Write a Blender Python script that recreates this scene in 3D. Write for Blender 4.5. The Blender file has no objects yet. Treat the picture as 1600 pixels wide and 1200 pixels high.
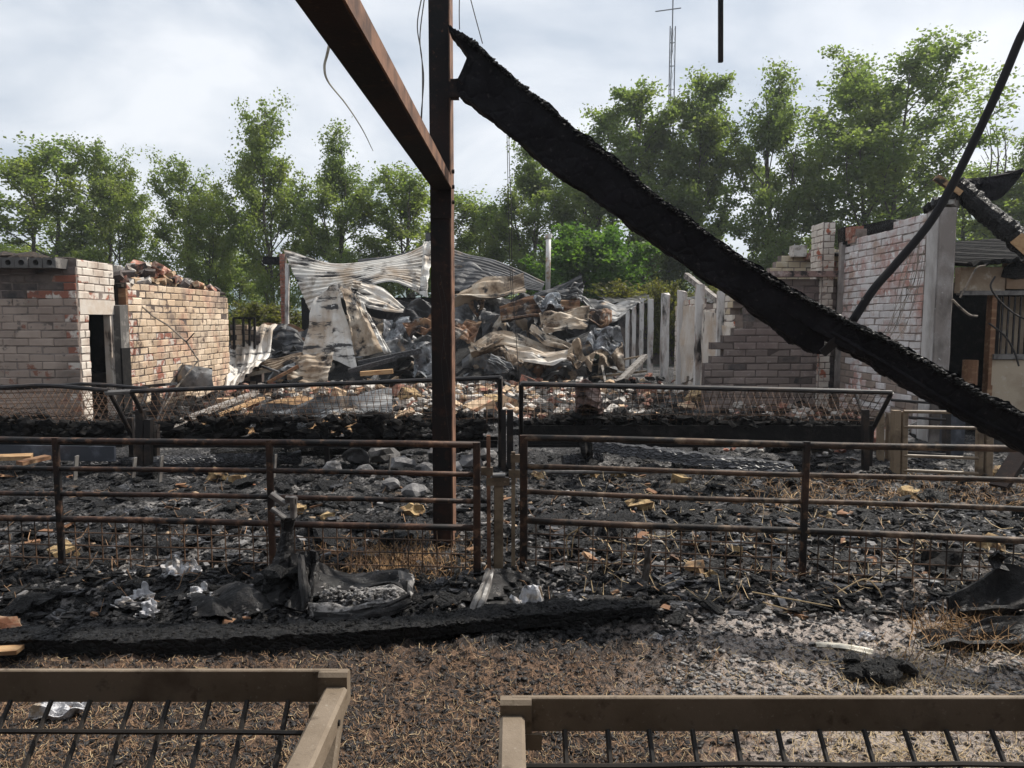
import bpy, math, random
import numpy as np
from mathutils import Vector, Matrix, Euler

R = math.radians
SC = bpy.context.scene
COL = SC.collection
random.seed(7)
RNG = np.random.default_rng(11)

# ------------------------------------------------------------------ camera, sky, sun, exposure
CAM = Vector((0.0, 0.0, 1.65))
FPX = 1142.0
PITCH = R(5.0)
cam = bpy.data.cameras.new('camera')
cam.sensor_width = 36.0
cam.lens = 36.0 * FPX / 1600.0
cam.clip_start = 0.02
cam.clip_end = 3000.0
cam_o = bpy.data.objects.new('camera', cam)
cam_o.location = CAM
cam_o.rotation_euler = (R(90) - PITCH, 0, 0)
COL.objects.link(cam_o)
SC.camera = cam_o

HAZE = 0.0007
SUN_EL, SUN_AZ = R(50), R(60)          # ahead of the camera and to its right
sun = bpy.data.lights.new('sun', 'SUN')
sun.energy = 3.7
sun.angle = R(1.5)
sun.color = (1.0, 0.94, 0.85)
sun_o = bpy.data.objects.new('sun', sun)
to_sun = Vector((math.cos(SUN_EL) * math.sin(SUN_AZ), math.cos(SUN_EL) * math.cos(SUN_AZ), math.sin(SUN_EL)))
sun_o.rotation_euler = (-to_sun).to_track_quat('-Z', 'Y').to_euler()
sun_o.location = to_sun * 60
COL.objects.link(sun_o)

W = bpy.data.worlds.new('World')
SC.world = W
W.use_nodes = True
nt = W.node_tree
nt.nodes.clear()
wo = nt.nodes.new('ShaderNodeOutputWorld')
sky = nt.nodes.new('ShaderNodeTexSky')
sky.sky_type = 'NISHITA'
sky.sun_disc = False
sky.sun_elevation = SUN_EL
sky.sun_rotation = SUN_AZ
sky.dust_density = 3.0
bg1 = nt.nodes.new('ShaderNodeBackground')
bg1.inputs[1].default_value = 0.09
nt.links.new(sky.outputs[0], bg1.inputs[0])
tc = nt.nodes.new('ShaderNodeTexCoord')
sep = nt.nodes.new('ShaderNodeSeparateXYZ')
nt.links.new(tc.outputs['Generated'], sep.inputs[0])
zc = nt.nodes.new('ShaderNodeMath'); zc.operation = 'MAXIMUM'; zc.inputs[1].default_value = 0.0
nt.links.new(sep.outputs[2], zc.inputs[0])
za = nt.nodes.new('ShaderNodeMath'); za.operation = 'ADD'; za.inputs[1].default_value = 0.28
nt.links.new(zc.outputs[0], za.inputs[0])
dx = nt.nodes.new('ShaderNodeMath'); dx.operation = 'DIVIDE'
dy = nt.nodes.new('ShaderNodeMath'); dy.operation = 'DIVIDE'
nt.links.new(sep.outputs[0], dx.inputs[0]); nt.links.new(za.outputs[0], dx.inputs[1])
nt.links.new(sep.outputs[1], dy.inputs[0]); nt.links.new(za.outputs[0], dy.inputs[1])
cmb = nt.nodes.new('ShaderNodeCombineXYZ')
nt.links.new(dx.outputs[0], cmb.inputs[0]); nt.links.new(dy.outputs[0], cmb.inputs[1])
n1 = nt.nodes.new('ShaderNodeTexNoise')
n1.inputs['Scale'].default_value = 1.55; n1.inputs['Detail'].default_value = 7; n1.inputs['Roughness'].default_value = 0.52
n1.inputs['Distortion'].default_value = 0.35
nt.links.new(cmb.outputs[0], n1.inputs['Vector'])
rmp = nt.nodes.new('ShaderNodeValToRGB')
rmp.color_ramp.elements[0].position = 0.36; rmp.color_ramp.elements[0].color = (0.41, 0.475, 0.56, 1)
rmp.color_ramp.elements[1].position = 0.60; rmp.color_ramp.elements[1].color = (0.80, 0.82, 0.85, 1)
nt.links.new(n1.outputs[0], rmp.inputs[0])
bg2 = nt.nodes.new('ShaderNodeBackground'); bg2.inputs[1].default_value = 0.84
nt.links.new(rmp.outputs[0], bg2.inputs[0])
mixw = nt.nodes.new('ShaderNodeMixShader'); mixw.inputs[0].default_value = 0.86
nt.links.new(bg1.outputs[0], mixw.inputs[1]); nt.links.new(bg2.outputs[0], mixw.inputs[2])
nt.links.new(mixw.outputs[0], wo.inputs[0])

SC.view_settings.view_transform = 'Standard'
SC.view_settings.look = 'None'
SC.view_settings.gamma = 1.0
SC.view_settings.exposure = 0.62
SC.view_settings.use_curve_mapping = False
SC.cycles.use_denoising = True
SC.cycles.max_bounces = 6
SC.cycles.transparent_max_bounces = 6


# ------------------------------------------------------------------ layout helpers
def ray(px, py):
    a = (px - 800.0) / FPX
    b = -(py - 600.0) / FPX
    return Vector((a, math.cos(PITCH) + b * math.sin(PITCH), -math.sin(PITCH) + b * math.cos(PITCH)))

def at(px, py, Y):
    d = ray(px, py)
    return CAM + d * (Y / d.y)

def gp(px, py, z=0.0):
    d = ray(px, py)
    return CAM + d * ((z - CAM.z) / d.z)


def _hash(ix, iy, seed):
    h = (ix.astype(np.int64) * 374761393 + iy.astype(np.int64) * 668265263 + seed * 974711) & 0x7fffffff
    h = ((h ^ (h >> 13)) * 1274126177) & 0x7fffffff
    h = (h ^ (h >> 16)) & 0xffff
    return h / 65535.0

def vnoise(x, y, seed=0):
    x = np.asarray(x, float); y = np.asarray(y, float)
    ix = np.floor(x); iy = np.floor(y)
    fx = x - ix; fy = y - iy
    fx = fx * fx * (3 - 2 * fx); fy = fy * fy * (3 - 2 * fy)
    a = _hash(ix, iy, seed); b = _hash(ix + 1, iy, seed)
    c = _hash(ix, iy + 1, seed); d = _hash(ix + 1, iy + 1, seed)
    return (a * (1 - fx) + b * fx) * (1 - fy) + (c * (1 - fx) + d * fx) * fy

def fbm(x, y, octv=4, seed=0, gain=0.5):
    s = 0.0; amp = 1.0; tot = 0.0
    for k in range(octv):
        s = s + amp * vnoise(x * 2 ** k + 17.3 * k, y * 2 ** k - 9.1 * k, seed + k)
        tot += amp; amp *= gain
    return s / tot


# ------------------------------------------------------------------ materials
def _n(t, typ, **kw):
    n = t.nodes.new(typ)
    for k, v in kw.items():
        setattr(n, k, v)
    return n

def mat(name, base, layers=(), rough=0.85, rough_var=0.0, bump=None, crack=None, rand=0.0, coords='world',
        spec=0.35, metal=0.0, transl=None, rvs=9):
    """layers: (colour, scale, lo, hi[, (sx,sy,sz), seed])  - noise masks mixed over the base in order."""
    m = bpy.data.materials.new(name)
    m.use_nodes = True
    t = m.node_tree
    t.nodes.clear()
    out = _n(t, 'ShaderNodeOutputMaterial')
    b = _n(t, 'ShaderNodeBsdfPrincipled')
    if coords == 'world':
        src = _n(t, 'ShaderNodeNewGeometry').outputs['Position']
    else:
        src = _n(t, 'ShaderNodeTexCoord').outputs['Object']
    col = None
    def rgb(c):
        r = _n(t, 'ShaderNodeRGB'); r.outputs[0].default_value = (c[0], c[1], c[2], 1); return r.outputs[0]
    col = rgb(base)
    for i, L in enumerate(layers):
        c, sc, lo, hi = L[:4]
        st = L[4] if len(L) > 4 else (1, 1, 1)
        sd = L[5] if len(L) > 5 else i * 7.7
        mp = _n(t, 'ShaderNodeMapping')
        mp.inputs['Location'].default_value = (sd, sd * 0.7, -sd)
        mp.inputs['Scale'].default_value = st
        t.links.new(src, mp.inputs[0])
        no = _n(t, 'ShaderNodeTexNoise')
        no.inputs['Scale'].default_value = sc; no.inputs['Detail'].default_value = 5
        no.inputs['Roughness'].default_value = 0.62
        t.links.new(mp.outputs[0], no.inputs['Vector'])
        mr = _n(t, 'ShaderNodeMapRange')
        mr.inputs[1].default_value = lo; mr.inputs[2].default_value = hi
        t.links.new(no.outputs[0], mr.inputs[0])
        mx = _n(t, 'ShaderNodeMix', data_type='RGBA')
        t.links.new(mr.outputs[0], mx.inputs[0])
        t.links.new(col, mx.inputs[6]); t.links.new(rgb(c), mx.inputs[7])
        col = mx.outputs[2]
    if rand > 0:
        oi = _n(t, 'ShaderNodeObjectInfo')
        mr = _n(t, 'ShaderNodeMapRange')
        mr.inputs[3].default_value = 1 - rand; mr.inputs[4].default_value = 1 + rand
        t.links.new(oi.outputs['Random'], mr.inputs[0])
        hs = _n(t, 'ShaderNodeHueSaturation')
        t.links.new(mr.outputs[0], hs.inputs['Value']); t.links.new(col, hs.inputs['Color'])
        col = hs.outputs[0]
    t.links.new(col, b.inputs['Base Color'])
    b.inputs['Roughness'].default_value = rough
    b.inputs['Specular IOR Level'].default_value = spec
    b.inputs['Metallic'].default_value = metal
    if rough_var > 0:
        no = _n(t, 'ShaderNodeTexNoise'); no.inputs['Scale'].default_value = rvs
        t.links.new(src, no.inputs['Vector'])
        mr = _n(t, 'ShaderNodeMapRange')
        mr.inputs[1].default_value = 0.35; mr.inputs[2].default_value = 0.65
        mr.inputs[3].default_value = max(0.1, rough - rough_var); mr.inputs[4].default_value = min(1, rough + rough_var)
        t.links.new(no.outputs[0], mr.inputs[0]); t.links.new(mr.outputs[0], b.inputs['Roughness'])
    nrm = None
    if crack:
        vo = _n(t, 'ShaderNodeTexVoronoi', feature='DISTANCE_TO_EDGE')
        vo.inputs['Scale'].default_value = crack[0]
        mp = _n(t, 'ShaderNodeMapping'); mp.inputs['Scale'].default_value = crack[2] if len(crack) > 2 else (1, 1, 1)
        t.links.new(src, mp.inputs[0]); t.links.new(mp.outputs[0], vo.inputs['Vector'])
        mr = _n(t, 'ShaderNodeMapRange'); mr.inputs[2].default_value = 0.18
        t.links.new(vo.outputs['Distance'], mr.inputs[0])
        bp = _n(t, 'ShaderNodeBump'); bp.inputs['Strength'].default_value = crack[1]; bp.inputs['Distance'].default_value = 0.02
        t.links.new(mr.outputs[0], bp.inputs['Height'])
        nrm = bp.outputs[0]
    if bump:
        no = _n(t, 'ShaderNodeTexNoise'); no.inputs['Scale'].default_value = bump[0]; no.inputs['Detail'].default_value = 6
        no.inputs['Roughness'].default_value = 0.7
        t.links.new(src, no.inputs['Vector'])
        bp = _n(t, 'ShaderNodeBump'); bp.inputs['Strength'].default_value = bump[1]; bp.inputs['Distance'].default_value = bump[2] if len(bump) > 2 else 0.02
        t.links.new(no.outputs[0], bp.inputs['Height'])
        if nrm is not None:
            t.links.new(nrm, bp.inputs['Normal'])
        nrm = bp.outputs[0]
    if nrm is not None:
        t.links.new(nrm, b.inputs['Normal'])
    if transl:
        tr = _n(t, 'ShaderNodeBsdfTranslucent')
        mxc = _n(t, 'ShaderNodeMix', data_type='RGBA'); mxc.blend_type = 'MULTIPLY'; mxc.inputs[0].default_value = 1
        t.links.new(col, mxc.inputs[6]); mxc.inputs[7].default_value = (1.5, 1.7, 0.7, 1)
        t.links.new(mxc.outputs[2], tr.inputs[0])
        ms = _n(t, 'ShaderNodeMixShader'); ms.inputs[0].default_value = transl
        t.links.new(b.outputs[0], ms.inputs[1]); t.links.new(tr.outputs[0], ms.inputs[2])
        t.links.new(ms.outputs[0], out.inputs[0])
    else:
        t.links.new(b.outputs[0], out.inputs[0])
    return m

BLK = (0.012, 0.012, 0.013)
M = {}
M['char'] = mat('charred_wood', (0.007, 0.0068, 0.007), [((0.020, 0.019, 0.019), 14, .5, .75), ((0.16, 0.145, 0.125), 70, .655, .75)],
                rough=.6, rough_var=.3, rvs=40, crack=(23, .6, (.8, 1, 1.5)), bump=(60, .8), spec=.25)
M['char_smooth'] = mat('scorched_timber', (0.0055, 0.0052, 0.0065), [((0.013, 0.012, 0.015), 6, .45, .7), ((0.05, 0.045, 0.045), 34, .60, .74)], rough=.8, rough_var=.15,
                       bump=(35, .5), spec=.14, crack=(15, .35, (.7, 1, .7)))
M['char_silver'] = mat('silvery_charred_wood', (0.03, 0.03, 0.034), [((0.12, 0.12, 0.13), 9, .45, .7, (1, 4, 4)), ((0.22, 0.22, 0.23), 40, .6, .75)],
                       rough=.5, crack=(26, 1.0, (.5, 1.4, 1.4)), spec=.5)
M['char_lump'] = mat('char_lump', (0.0065, 0.0063, 0.0067), [((0.020, 0.019, 0.020), 30, .5, .7), ((0.19, 0.188, 0.19), 95, .645, .74)],
                      rough=.55, rough_var=.38, rvs=55, bump=(85, 1.0, .03), rand=.6, spec=.30)
M['brown_lump'] = mat('scorched_dung_lump', (0.05, 0.035, 0.024), [((0.012, 0.011, 0.011), 18, .45, .65)], rough=.8, bump=(60, .8), rand=.4)
M['ash'] = mat('pale_ash', (0.30, 0.285, 0.275), [((0.04, 0.038, 0.037), 22, .45, .62), ((0.5, 0.49, 0.48), 35, .6, .75)], rough=.9, bump=(50, .8))
M['rust'] = mat('rusted_steel', (0.022, 0.013, 0.011), [((0.007, 0.007, 0.008), 1.6, .42, .60), ((0.055, 0.027, 0.018), 9, .55, .74), ((0.10, 0.05, 0.03), 34, .62, .74)],
                rough=.75, bump=(60, .5, .006), spec=.22)
M['rust_lit_edge'] = mat('lit_orange_rusted_steel', (0.22, 0.115, 0.07), [((0.08, 0.042, 0.028), 7, .42, .62)], rough=.75, bump=(80, .2, .005))  # rust, brightened to paint sun on the right sides of column and rafter
M['rail'] = mat('scorched_rail', (0.062, 0.031, 0.020), [((0.011, 0.010, 0.010), 3, .40, .58), ((0.19, 0.105, 0.065), 16, .53, .72)],
                rough=.6, bump=(110, .4, .006), spec=.28)
M['rail_tan'] = mat('heat_tanned_steel', (0.21, 0.155, 0.10), [((0.08, 0.055, 0.035), 6, .48, .66), ((0.30, 0.24, 0.17), 18, .6, .75)],
                    rough=.55, bump=(90, .2, .004), spec=.5)
M['rack'] = mat('sooty_rack_steel', (0.014, 0.012, 0.012), [((0.07, 0.048, 0.036), 5, .52, .7)], rough=.5, bump=(90, .3, .004), spec=.35)
M['wire'] = mat('sooty_wire', (0.17, 0.10, 0.062), [((0.03, 0.022, 0.018), 2.2, .45, .62)], rough=.6, spec=.3)
M['forewire'] = mat('brown_sooty_wire', (0.020, 0.015, 0.011), [((0.008, 0.007, 0.007), 9, .45, .6)], rough=.6, spec=.45)
M['fore'] = mat('dusty_galvanised_steel', (0.21, 0.165, 0.12), [((0.14, 0.105, 0.07), 5, .45, .68), ((0.06, 0.042, 0.027), 26, .58, .74), ((0.30, 0.26, 0.21), 90, .62, .74), ((0.05, 0.033, 0.022), 3.2, .58, .72)],
                rough=.6, bump=(120, .3, .004), spec=.4)
M['galv'] = mat('dull_galvanised_steel', (0.16, 0.15, 0.14), [((0.05, 0.043, 0.04), 8, .46, .64)], rough=.45, spec=.5)
# bricks
M['brick_grey'] = mat('smoke_greyed_painted_brick', (0.36, 0.285, 0.235), [((0.26, 0.20, 0.165), 1.1, .42, .62), ((0.19, 0.15, 0.125), .7, .50, .68), ((0.24, 0.11, 0.075), 3.4, .61, .66), ((0.09, 0.08, 0.075), 5.5, .60, .70)],
                      rough=.9, bump=(40, .35), rand=.10)
M['brick_soot'] = mat('sooty_brick', (0.15, 0.12, 0.105), [((0.05, 0.045, 0.045), 2.0, .45, .6)], rough=.9, bump=(40, .35), rand=.15)
M['brick_red'] = mat('bare_red_brick', (0.27, 0.105, 0.070), [((0.36, 0.25, 0.20), 5, .50, .66), ((0.12, 0.06, 0.05), 3.3, .58, .68)], rough=.9, bump=(40, .4), rand=.15)
M['brick_flaked'] = mat('brick_with_flaked_paint', (0.27, 0.11, 0.075), [((0.56, 0.50, 0.44), 5.5, .46, .54), ((0.11, 0.08, 0.07), 4, .56, .68)], rough=.9, bump=(40, .5), rand=.1)
M['brick_white'] = mat('whitewashed_brick', (0.62, 0.56, 0.49), [((0.42, 0.34, 0.28), 1.6, .47, .64), ((0.33, 0.11, 0.065), 2.7, .60, .645), ((0.10, 0.085, 0.08), 6, .63, .71)],
                       rough=.9, bump=(40, .3), rand=.07)
M['brick_tan'] = mat('heat_tanned_brick', (0.50, 0.375, 0.26), [((0.60, 0.485, 0.365), 1.3, .45, .6), ((0.40, 0.225, 0.16), .9, .52, .64), ((0.24, 0.18, 0.14), 1.6, .53, .66), ((0.13, 0.09, 0.07), 5.4, .60, .69)],
                     rough=.9, bump=(28, .7), rand=.2)
M['brick_pink'] = mat('flaking_limewashed_brick', (0.60, 0.56, 0.545), [((0.42, 0.235, 0.195), 1.3, .46, .62, (1, 1, 1.6), 3.1), ((0.66, 0.63, 0.61), 7, .50, .60), ((0.42, 0.31, 0.255), 2.2, .57, .66)],
                      rough=.9, bump=(40, .35), rand=.10)
M['brick_mauve'] = mat('smoked_mauve_brick', (0.185, 0.14, 0.125), [((0.25, 0.20, 0.175), 1.2, .45, .6), ((0.075, 0.065, 0.065), 1.5, .52, .68), ((0.34, 0.29, 0.27), 9, .6, .7)],
                       rough=.9, bump=(40, .4), rand=.16)
M['brick_yellow'] = mat('yellow_brick', (0.50, 0.41, 0.285), [((0.60, 0.54, 0.43), 3, .5, .65), ((0.25, 0.13, 0.085), 4, .62, .7)], rough=.9, bump=(40, .35), rand=.15)
M['mortar'] = mat('smoked_mortar', (0.25, 0.205, 0.18), [((0.13, 0.105, 0.09), 3, .45, .6)], rough=.95, bump=(60, .5))
M['mortar_dark'] = mat('dark_mortar', (0.085, 0.065, 0.058), [((0.15, 0.12, 0.105), 4, .5, .65)], rough=.95, bump=(60, .5))
M['plaster'] = mat('flaking_white_plaster', (0.55, 0.50, 0.445), [((0.46, 0.37, 0.29), 1.7, .46, .62), ((0.10, 0.08, 0.07), 3.5, .61, .68, (1, 1, .35))], rough=.9, bump=(30, .4))
M['whitepost'] = mat('scorched_white_post', (0.58, 0.555, 0.53), [((0.34, 0.27, 0.23), 3.5, .47, .62, (1, 1, .3)), ((0.03, 0.026, 0.024), 2.6, .58, .68, (1, 1, .35))], rough=.85, bump=(40, .4))
M['concrete'] = mat('smoked_shaded_concrete', (0.25, 0.22, 0.20), [((0.36, 0.33, 0.31), 2.2, .50, .66), ((0.085, 0.07, 0.06), 1.5, .47, .62, (1, 1, .5)), ((0.55, 0.53, 0.51), 16, .64, .72)], rough=.9, bump=(50, .35))  # smoke stain, with shade of the pillar's front mixed into the base
M['slab'] = mat('burnt_concrete_slab', (0.10, 0.095, 0.09), [((0.28, 0.26, 0.24), 5, .52, .66)], rough=.9, bump=(50, .4))
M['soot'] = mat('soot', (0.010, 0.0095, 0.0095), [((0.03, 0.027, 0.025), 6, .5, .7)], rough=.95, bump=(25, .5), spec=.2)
M['beige'] = mat('smoked_beige_render', (0.44, 0.36, 0.265), [((0.27, 0.20, 0.14), 1.8, .45, .65), ((0.52, 0.46, 0.38), 6, .57, .7)], rough=.9, bump=(40, .2))
M['brownpanel'] = mat('heat_browned_panel', (0.24, 0.16, 0.10), [((0.33, 0.25, 0.18), 3, .5, .7)], rough=.8, bump=(40, .2))
# sheets
M['sheet_white'] = mat('scorched_white_sheet', (0.60, 0.575, 0.53), [((0.40, 0.32, 0.24), 0.9, .48, .62), ((0.20, 0.17, 0.14), 2.2, .55, .66), ((0.03, 0.028, 0.028), 2.6, .535, .61, (.4, 1, 2.2)), ((0.58, 0.57, 0.55), 5, .62, .7)],
                       rough=.6, bump=(25, .25), spec=.4)
M['sheet_tan'] = mat('scorched_tan_sheet', (0.34, 0.265, 0.19), [((0.50, 0.44, 0.36), 1.4, .50, .62), ((0.10, 0.065, 0.04), 1.9, .50, .62), ((0.022, 0.02, 0.02), 2.4, .53, .61)], rough=.65, bump=(25, .3), spec=.35)
M['sheet_grey'] = mat('scorched_grey_sheet', (0.15, 0.152, 0.155), [((0.27, 0.27, 0.265), 1.5, .5, .64), ((0.02, 0.02, 0.021), 1.9, .44, .58), ((0.28, 0.20, 0.13), 2.4, .60, .70)], rough=.55, bump=(25, .3), spec=.45)
M['sheet_dark'] = mat('blackened_sheet', (0.022, 0.022, 0.024), [((0.09, 0.09, 0.095), 1.8, .5, .66), ((0.16, 0.115, 0.08), 2.6, .6, .7)], rough=.55, bump=(25, .3), spec=.45)
M['sheet_rust'] = mat('rusted_sheet', (0.19, 0.10, 0.055), [((0.33, 0.22, 0.13), 2.1, .5, .64), ((0.03, 0.022, 0.02), 2.2, .46, .58), ((0.38, 0.35, 0.31), 3.1, .58, .68)], rough=.7, bump=(30, .3))
M['sheet_blue'] = mat('bluish_white_sheet', (0.27, 0.285, 0.30), [((0.10, 0.10, 0.11), 2.4, .44, .58), ((0.48, 0.50, 0.52), 5, .55, .66), ((0.018, 0.018, 0.018), 3.0, .52, .60)], rough=.45, bump=(25, .25), spec=.5)
M['foil'] = mat('crumpled_foil', (0.50, 0.50, 0.52), [((0.34, 0.27, 0.19), 8, .50, .64), ((0.03, 0.03, 0.03), 13, .56, .66)], rough=.42, bump=(60, .6), spec=.6, metal=.3)
M['timber'] = mat('burnt_pale_timber', (0.42, 0.27, 0.14), [((0.28, 0.15, 0.07), 4, .48, .65, (1, 6, 6)), ((0.03, 0.025, 0.02), 2.4, .57, .66)], rough=.8, bump=(40, .3))
M['timber_brown'] = mat('brown_timber', (0.19, 0.095, 0.05), [((0.33, 0.21, 0.12), 3, .5, .66, (1, 5, 5)), ((0.025, 0.02, 0.018), 2.2, .57, .66)], rough=.8, bump=(40, .3))
M['timber_grey'] = mat('greyed_timber', (0.30, 0.275, 0.25), [((0.10, 0.085, 0.075), 3, .48, .62, (1, 5, 5))], rough=.85, bump=(40, .3))
M['foam'] = mat('yellowed_insulation_chunk', (0.40, 0.285, 0.145), [((0.20, 0.115, 0.055), 9, .46, .62), ((0.02, 0.018, 0.017), 11, .50, .62), ((0.58, 0.48, 0.31), 18, .6, .72)], rough=.9, bump=(40, .7), rand=.2)
M['stone'] = mat('grey_stone', (0.15, 0.145, 0.145), [((0.28, 0.27, 0.265), 7, .5, .66), ((0.035, 0.033, 0.033), 5, .54, .66)], rough=.85, bump=(45, .5), rand=.25)
M['rubble_red'] = mat('red_rubble', (0.27, 0.115, 0.08), [((0.42, 0.32, 0.26), 9, .50, .64), ((0.04, 0.035, 0.033), 5, .48, .60)], rough=.9, bump=(40, .5), rand=.3)
M['rubble_white'] = mat('white_rubble', (0.50, 0.465, 0.42), [((0.22, 0.19, 0.165), 7, .48, .62), ((0.03, 0.028, 0.028), 5, .56, .66)], rough=.9, bump=(40, .5), rand=.25)
M['rubble_tan'] = mat('tan_rubble', (0.46, 0.335, 0.22), [((0.36, 0.16, 0.09), 6, .52, .64), ((0.035, 0.03, 0.03), 5, .58, .67)], rough=.9, bump=(40, .5), rand=.25)
M['rubber'] = mat('blackened_rubber', (0.010, 0.0095, 0.010), [((0.035, 0.032, 0.031), 5, .5, .68), ((0.26, 0.235, 0.215), 16, .63, .74)], rough=.5, rough_var=.25, rvs=14, bump=(45, .5), spec=.25)
M['straw_pale'] = mat('pale_straw', (0.44, 0.33, 0.19), rough=.8)
M['straw_brown'] = mat('brown_straw', (0.23, 0.14, 0.08), rough=.85)
M['straw_char'] = mat('charred_straw', (0.022, 0.019, 0.018), rough=.6)
M['straw_gold'] = mat('golden_hay', (0.28, 0.165, 0.075), [((0.09, 0.05, 0.028), 7, .45, .60), ((0.42, 0.30, 0.16), 12, .58, .7)], rough=.85)
M['bark'] = mat('poplar_bark', (0.115, 0.10, 0.085), [((0.055, 0.048, 0.042), 6, .45, .6)], rough=.95, bump=(20, .5), coords='obj')
LEAF = dict(rough=.55, coords='obj', spec=.35, transl=.60)
M['leaf'] = mat('poplar_leaf', (0.150, 0.182, 0.070), [((0.215, 0.228, 0.085), .55, .47, .65), ((0.110, 0.145, 0.064), .4, .5, .7)], **LEAF)
M['leaf_dark'] = mat('dark_poplar_leaf', (0.138, 0.172, 0.076), [((0.190, 0.212, 0.085), .55, .47, .65), ((0.105, 0.138, 0.068), .4, .5, .7)], **LEAF)
M['leaf_bright'] = mat('maple_leaf', (0.062, 0.116, 0.034), [((0.105, 0.165, 0.042), .7, .47, .65)], **LEAF)
M['leaf_shrub'] = mat('scorched_shrub_leaf', (0.085, 0.085, 0.035), [((0.15, 0.13, 0.045), 1.2, .47, .65)], **LEAF)
M['white_pipe'] = mat('white_flue_pipe', (0.62, 0.60, 0.57), [((0.36, 0.25, 0.15), 3, .5, .66)], rough=.5)
M['mast'] = mat('mast_steel', (0.11, 0.12, 0.135), rough=.5, spec=.4)
M['plastic'] = mat('cream_plastic', (0.64, 0.59, 0.49), [((0.40, 0.34, 0.25), 12, .54, .68)], rough=.5, bump=(60, .1))
M['strap'] = mat('pale_strap', (0.50, 0.47, 0.38), [((0.22, 0.19, 0.14), 11, .5, .66)], rough=.7)
M['cable'] = mat('burnt_cable', (0.03, 0.027, 0.026), rough=.6)
M['twig'] = mat('pale_wire', (0.24, 0.20, 0.16), [((0.05, 0.045, 0.04), 7, .5, .62)], rough=.7)
M['bluesheet'] = mat('blue_black_board', (0.035, 0.04, 0.052), [((0.11, 0.12, 0.145), 4, .5, .66)], rough=.45, spec=.5)
M['rail2'] = mat('heat_browned_rail', (0.10, 0.060, 0.040), [((0.015, 0.013, 0.012), 3, .42, .58), ((0.24, 0.17, 0.115), 9, .53, .72)],
                rough=.6, bump=(110, .4, .006), spec=.28)
M['sack'] = mat('pinkish_burnt_sack', (0.26, 0.17, 0.145), [((0.42, 0.34, 0.31), 9, .5, .66), ((0.03, 0.026, 0.025), 6, .46, .60)], rough=.85, bump=(40, .5))
M['sky_blocker'] = mat('sky_blocker_boards', (0.05, 0.044, 0.04), [((0.02, 0.018, 0.018), 2, .45, .6)], rough=.9)  # dark boards of the unseen bay added to block sky light
M['pipe'] = mat('matt_black_steel', (0.010, 0.009, 0.010), [((0.05, 0.022, 0.02), .9, .55, .7)], rough=.75, spec=.2)
M['pillar_lit_lime'] = mat('lit_limewashed_concrete', (0.50, 0.475, 0.455), [((0.30, 0.275, 0.255), 2.2, .5, .66, (1, 1, .5)), ((0.12, 0.10, 0.09), 1.5, .56, .68, (1, 1, .4))], rough=.9, bump=(50, .3))  # limewash, lightened further to carry light on the pillar's left face
M['hill'] = mat('far_hill', (0.10, 0.15, 0.15), [((0.07, 0.11, 0.10), .02, .45, .6)], rough=1)


# ------------------------------------------------------------------ mesh builder
_ico = None
def ico():
    t = (1 + 5 ** .5) / 2
    v = np.array([(-1, t, 0), (1, t, 0), (-1, -t, 0), (1, -t, 0), (0, -1, t), (0, 1, t), (0, -1, -t), (0, 1, -t), (t, 0, -1), (t, 0, 1), (-t, 0, -1), (-t, 0, 1)], float)
    v /= np.linalg.norm(v[0])
    f = [(0, 11, 5), (0, 5, 1), (0, 1, 7), (0, 7, 10), (0, 10, 11), (1, 5, 9), (5, 11, 4), (11, 10, 2), (10, 7, 6), (7, 1, 8), (3, 9, 4), (3, 4, 2), (3, 2, 6), (3, 6, 8), (3, 8, 9), (4, 9, 5), (2, 4, 11), (6, 2, 10), (8, 6, 7), (9, 8, 1)]
    return v, f
ICO_V, ICO_F = ico()
def ico2():
    v = [Vector(p) for p in ICO_V]; cache = {}; f2 = []
    def mid(a, b):
        k = (min(a, b), max(a, b))
        if k not in cache:
            v.append(((v[a] + v[b]) / 2).normalized()); cache[k] = len(v) - 1
        return cache[k]
    for a, b, c in ICO_F:
        ab, bc, ca = mid(a, b), mid(b, c), mid(c, a)
        f2 += [(a, ab, ca), (b, bc, ab), (c, ca, bc), (ab, bc, ca)]
    return np.array([tuple(p) for p in v]), f2
ICO2_V, ICO2_F = ico2()

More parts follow.
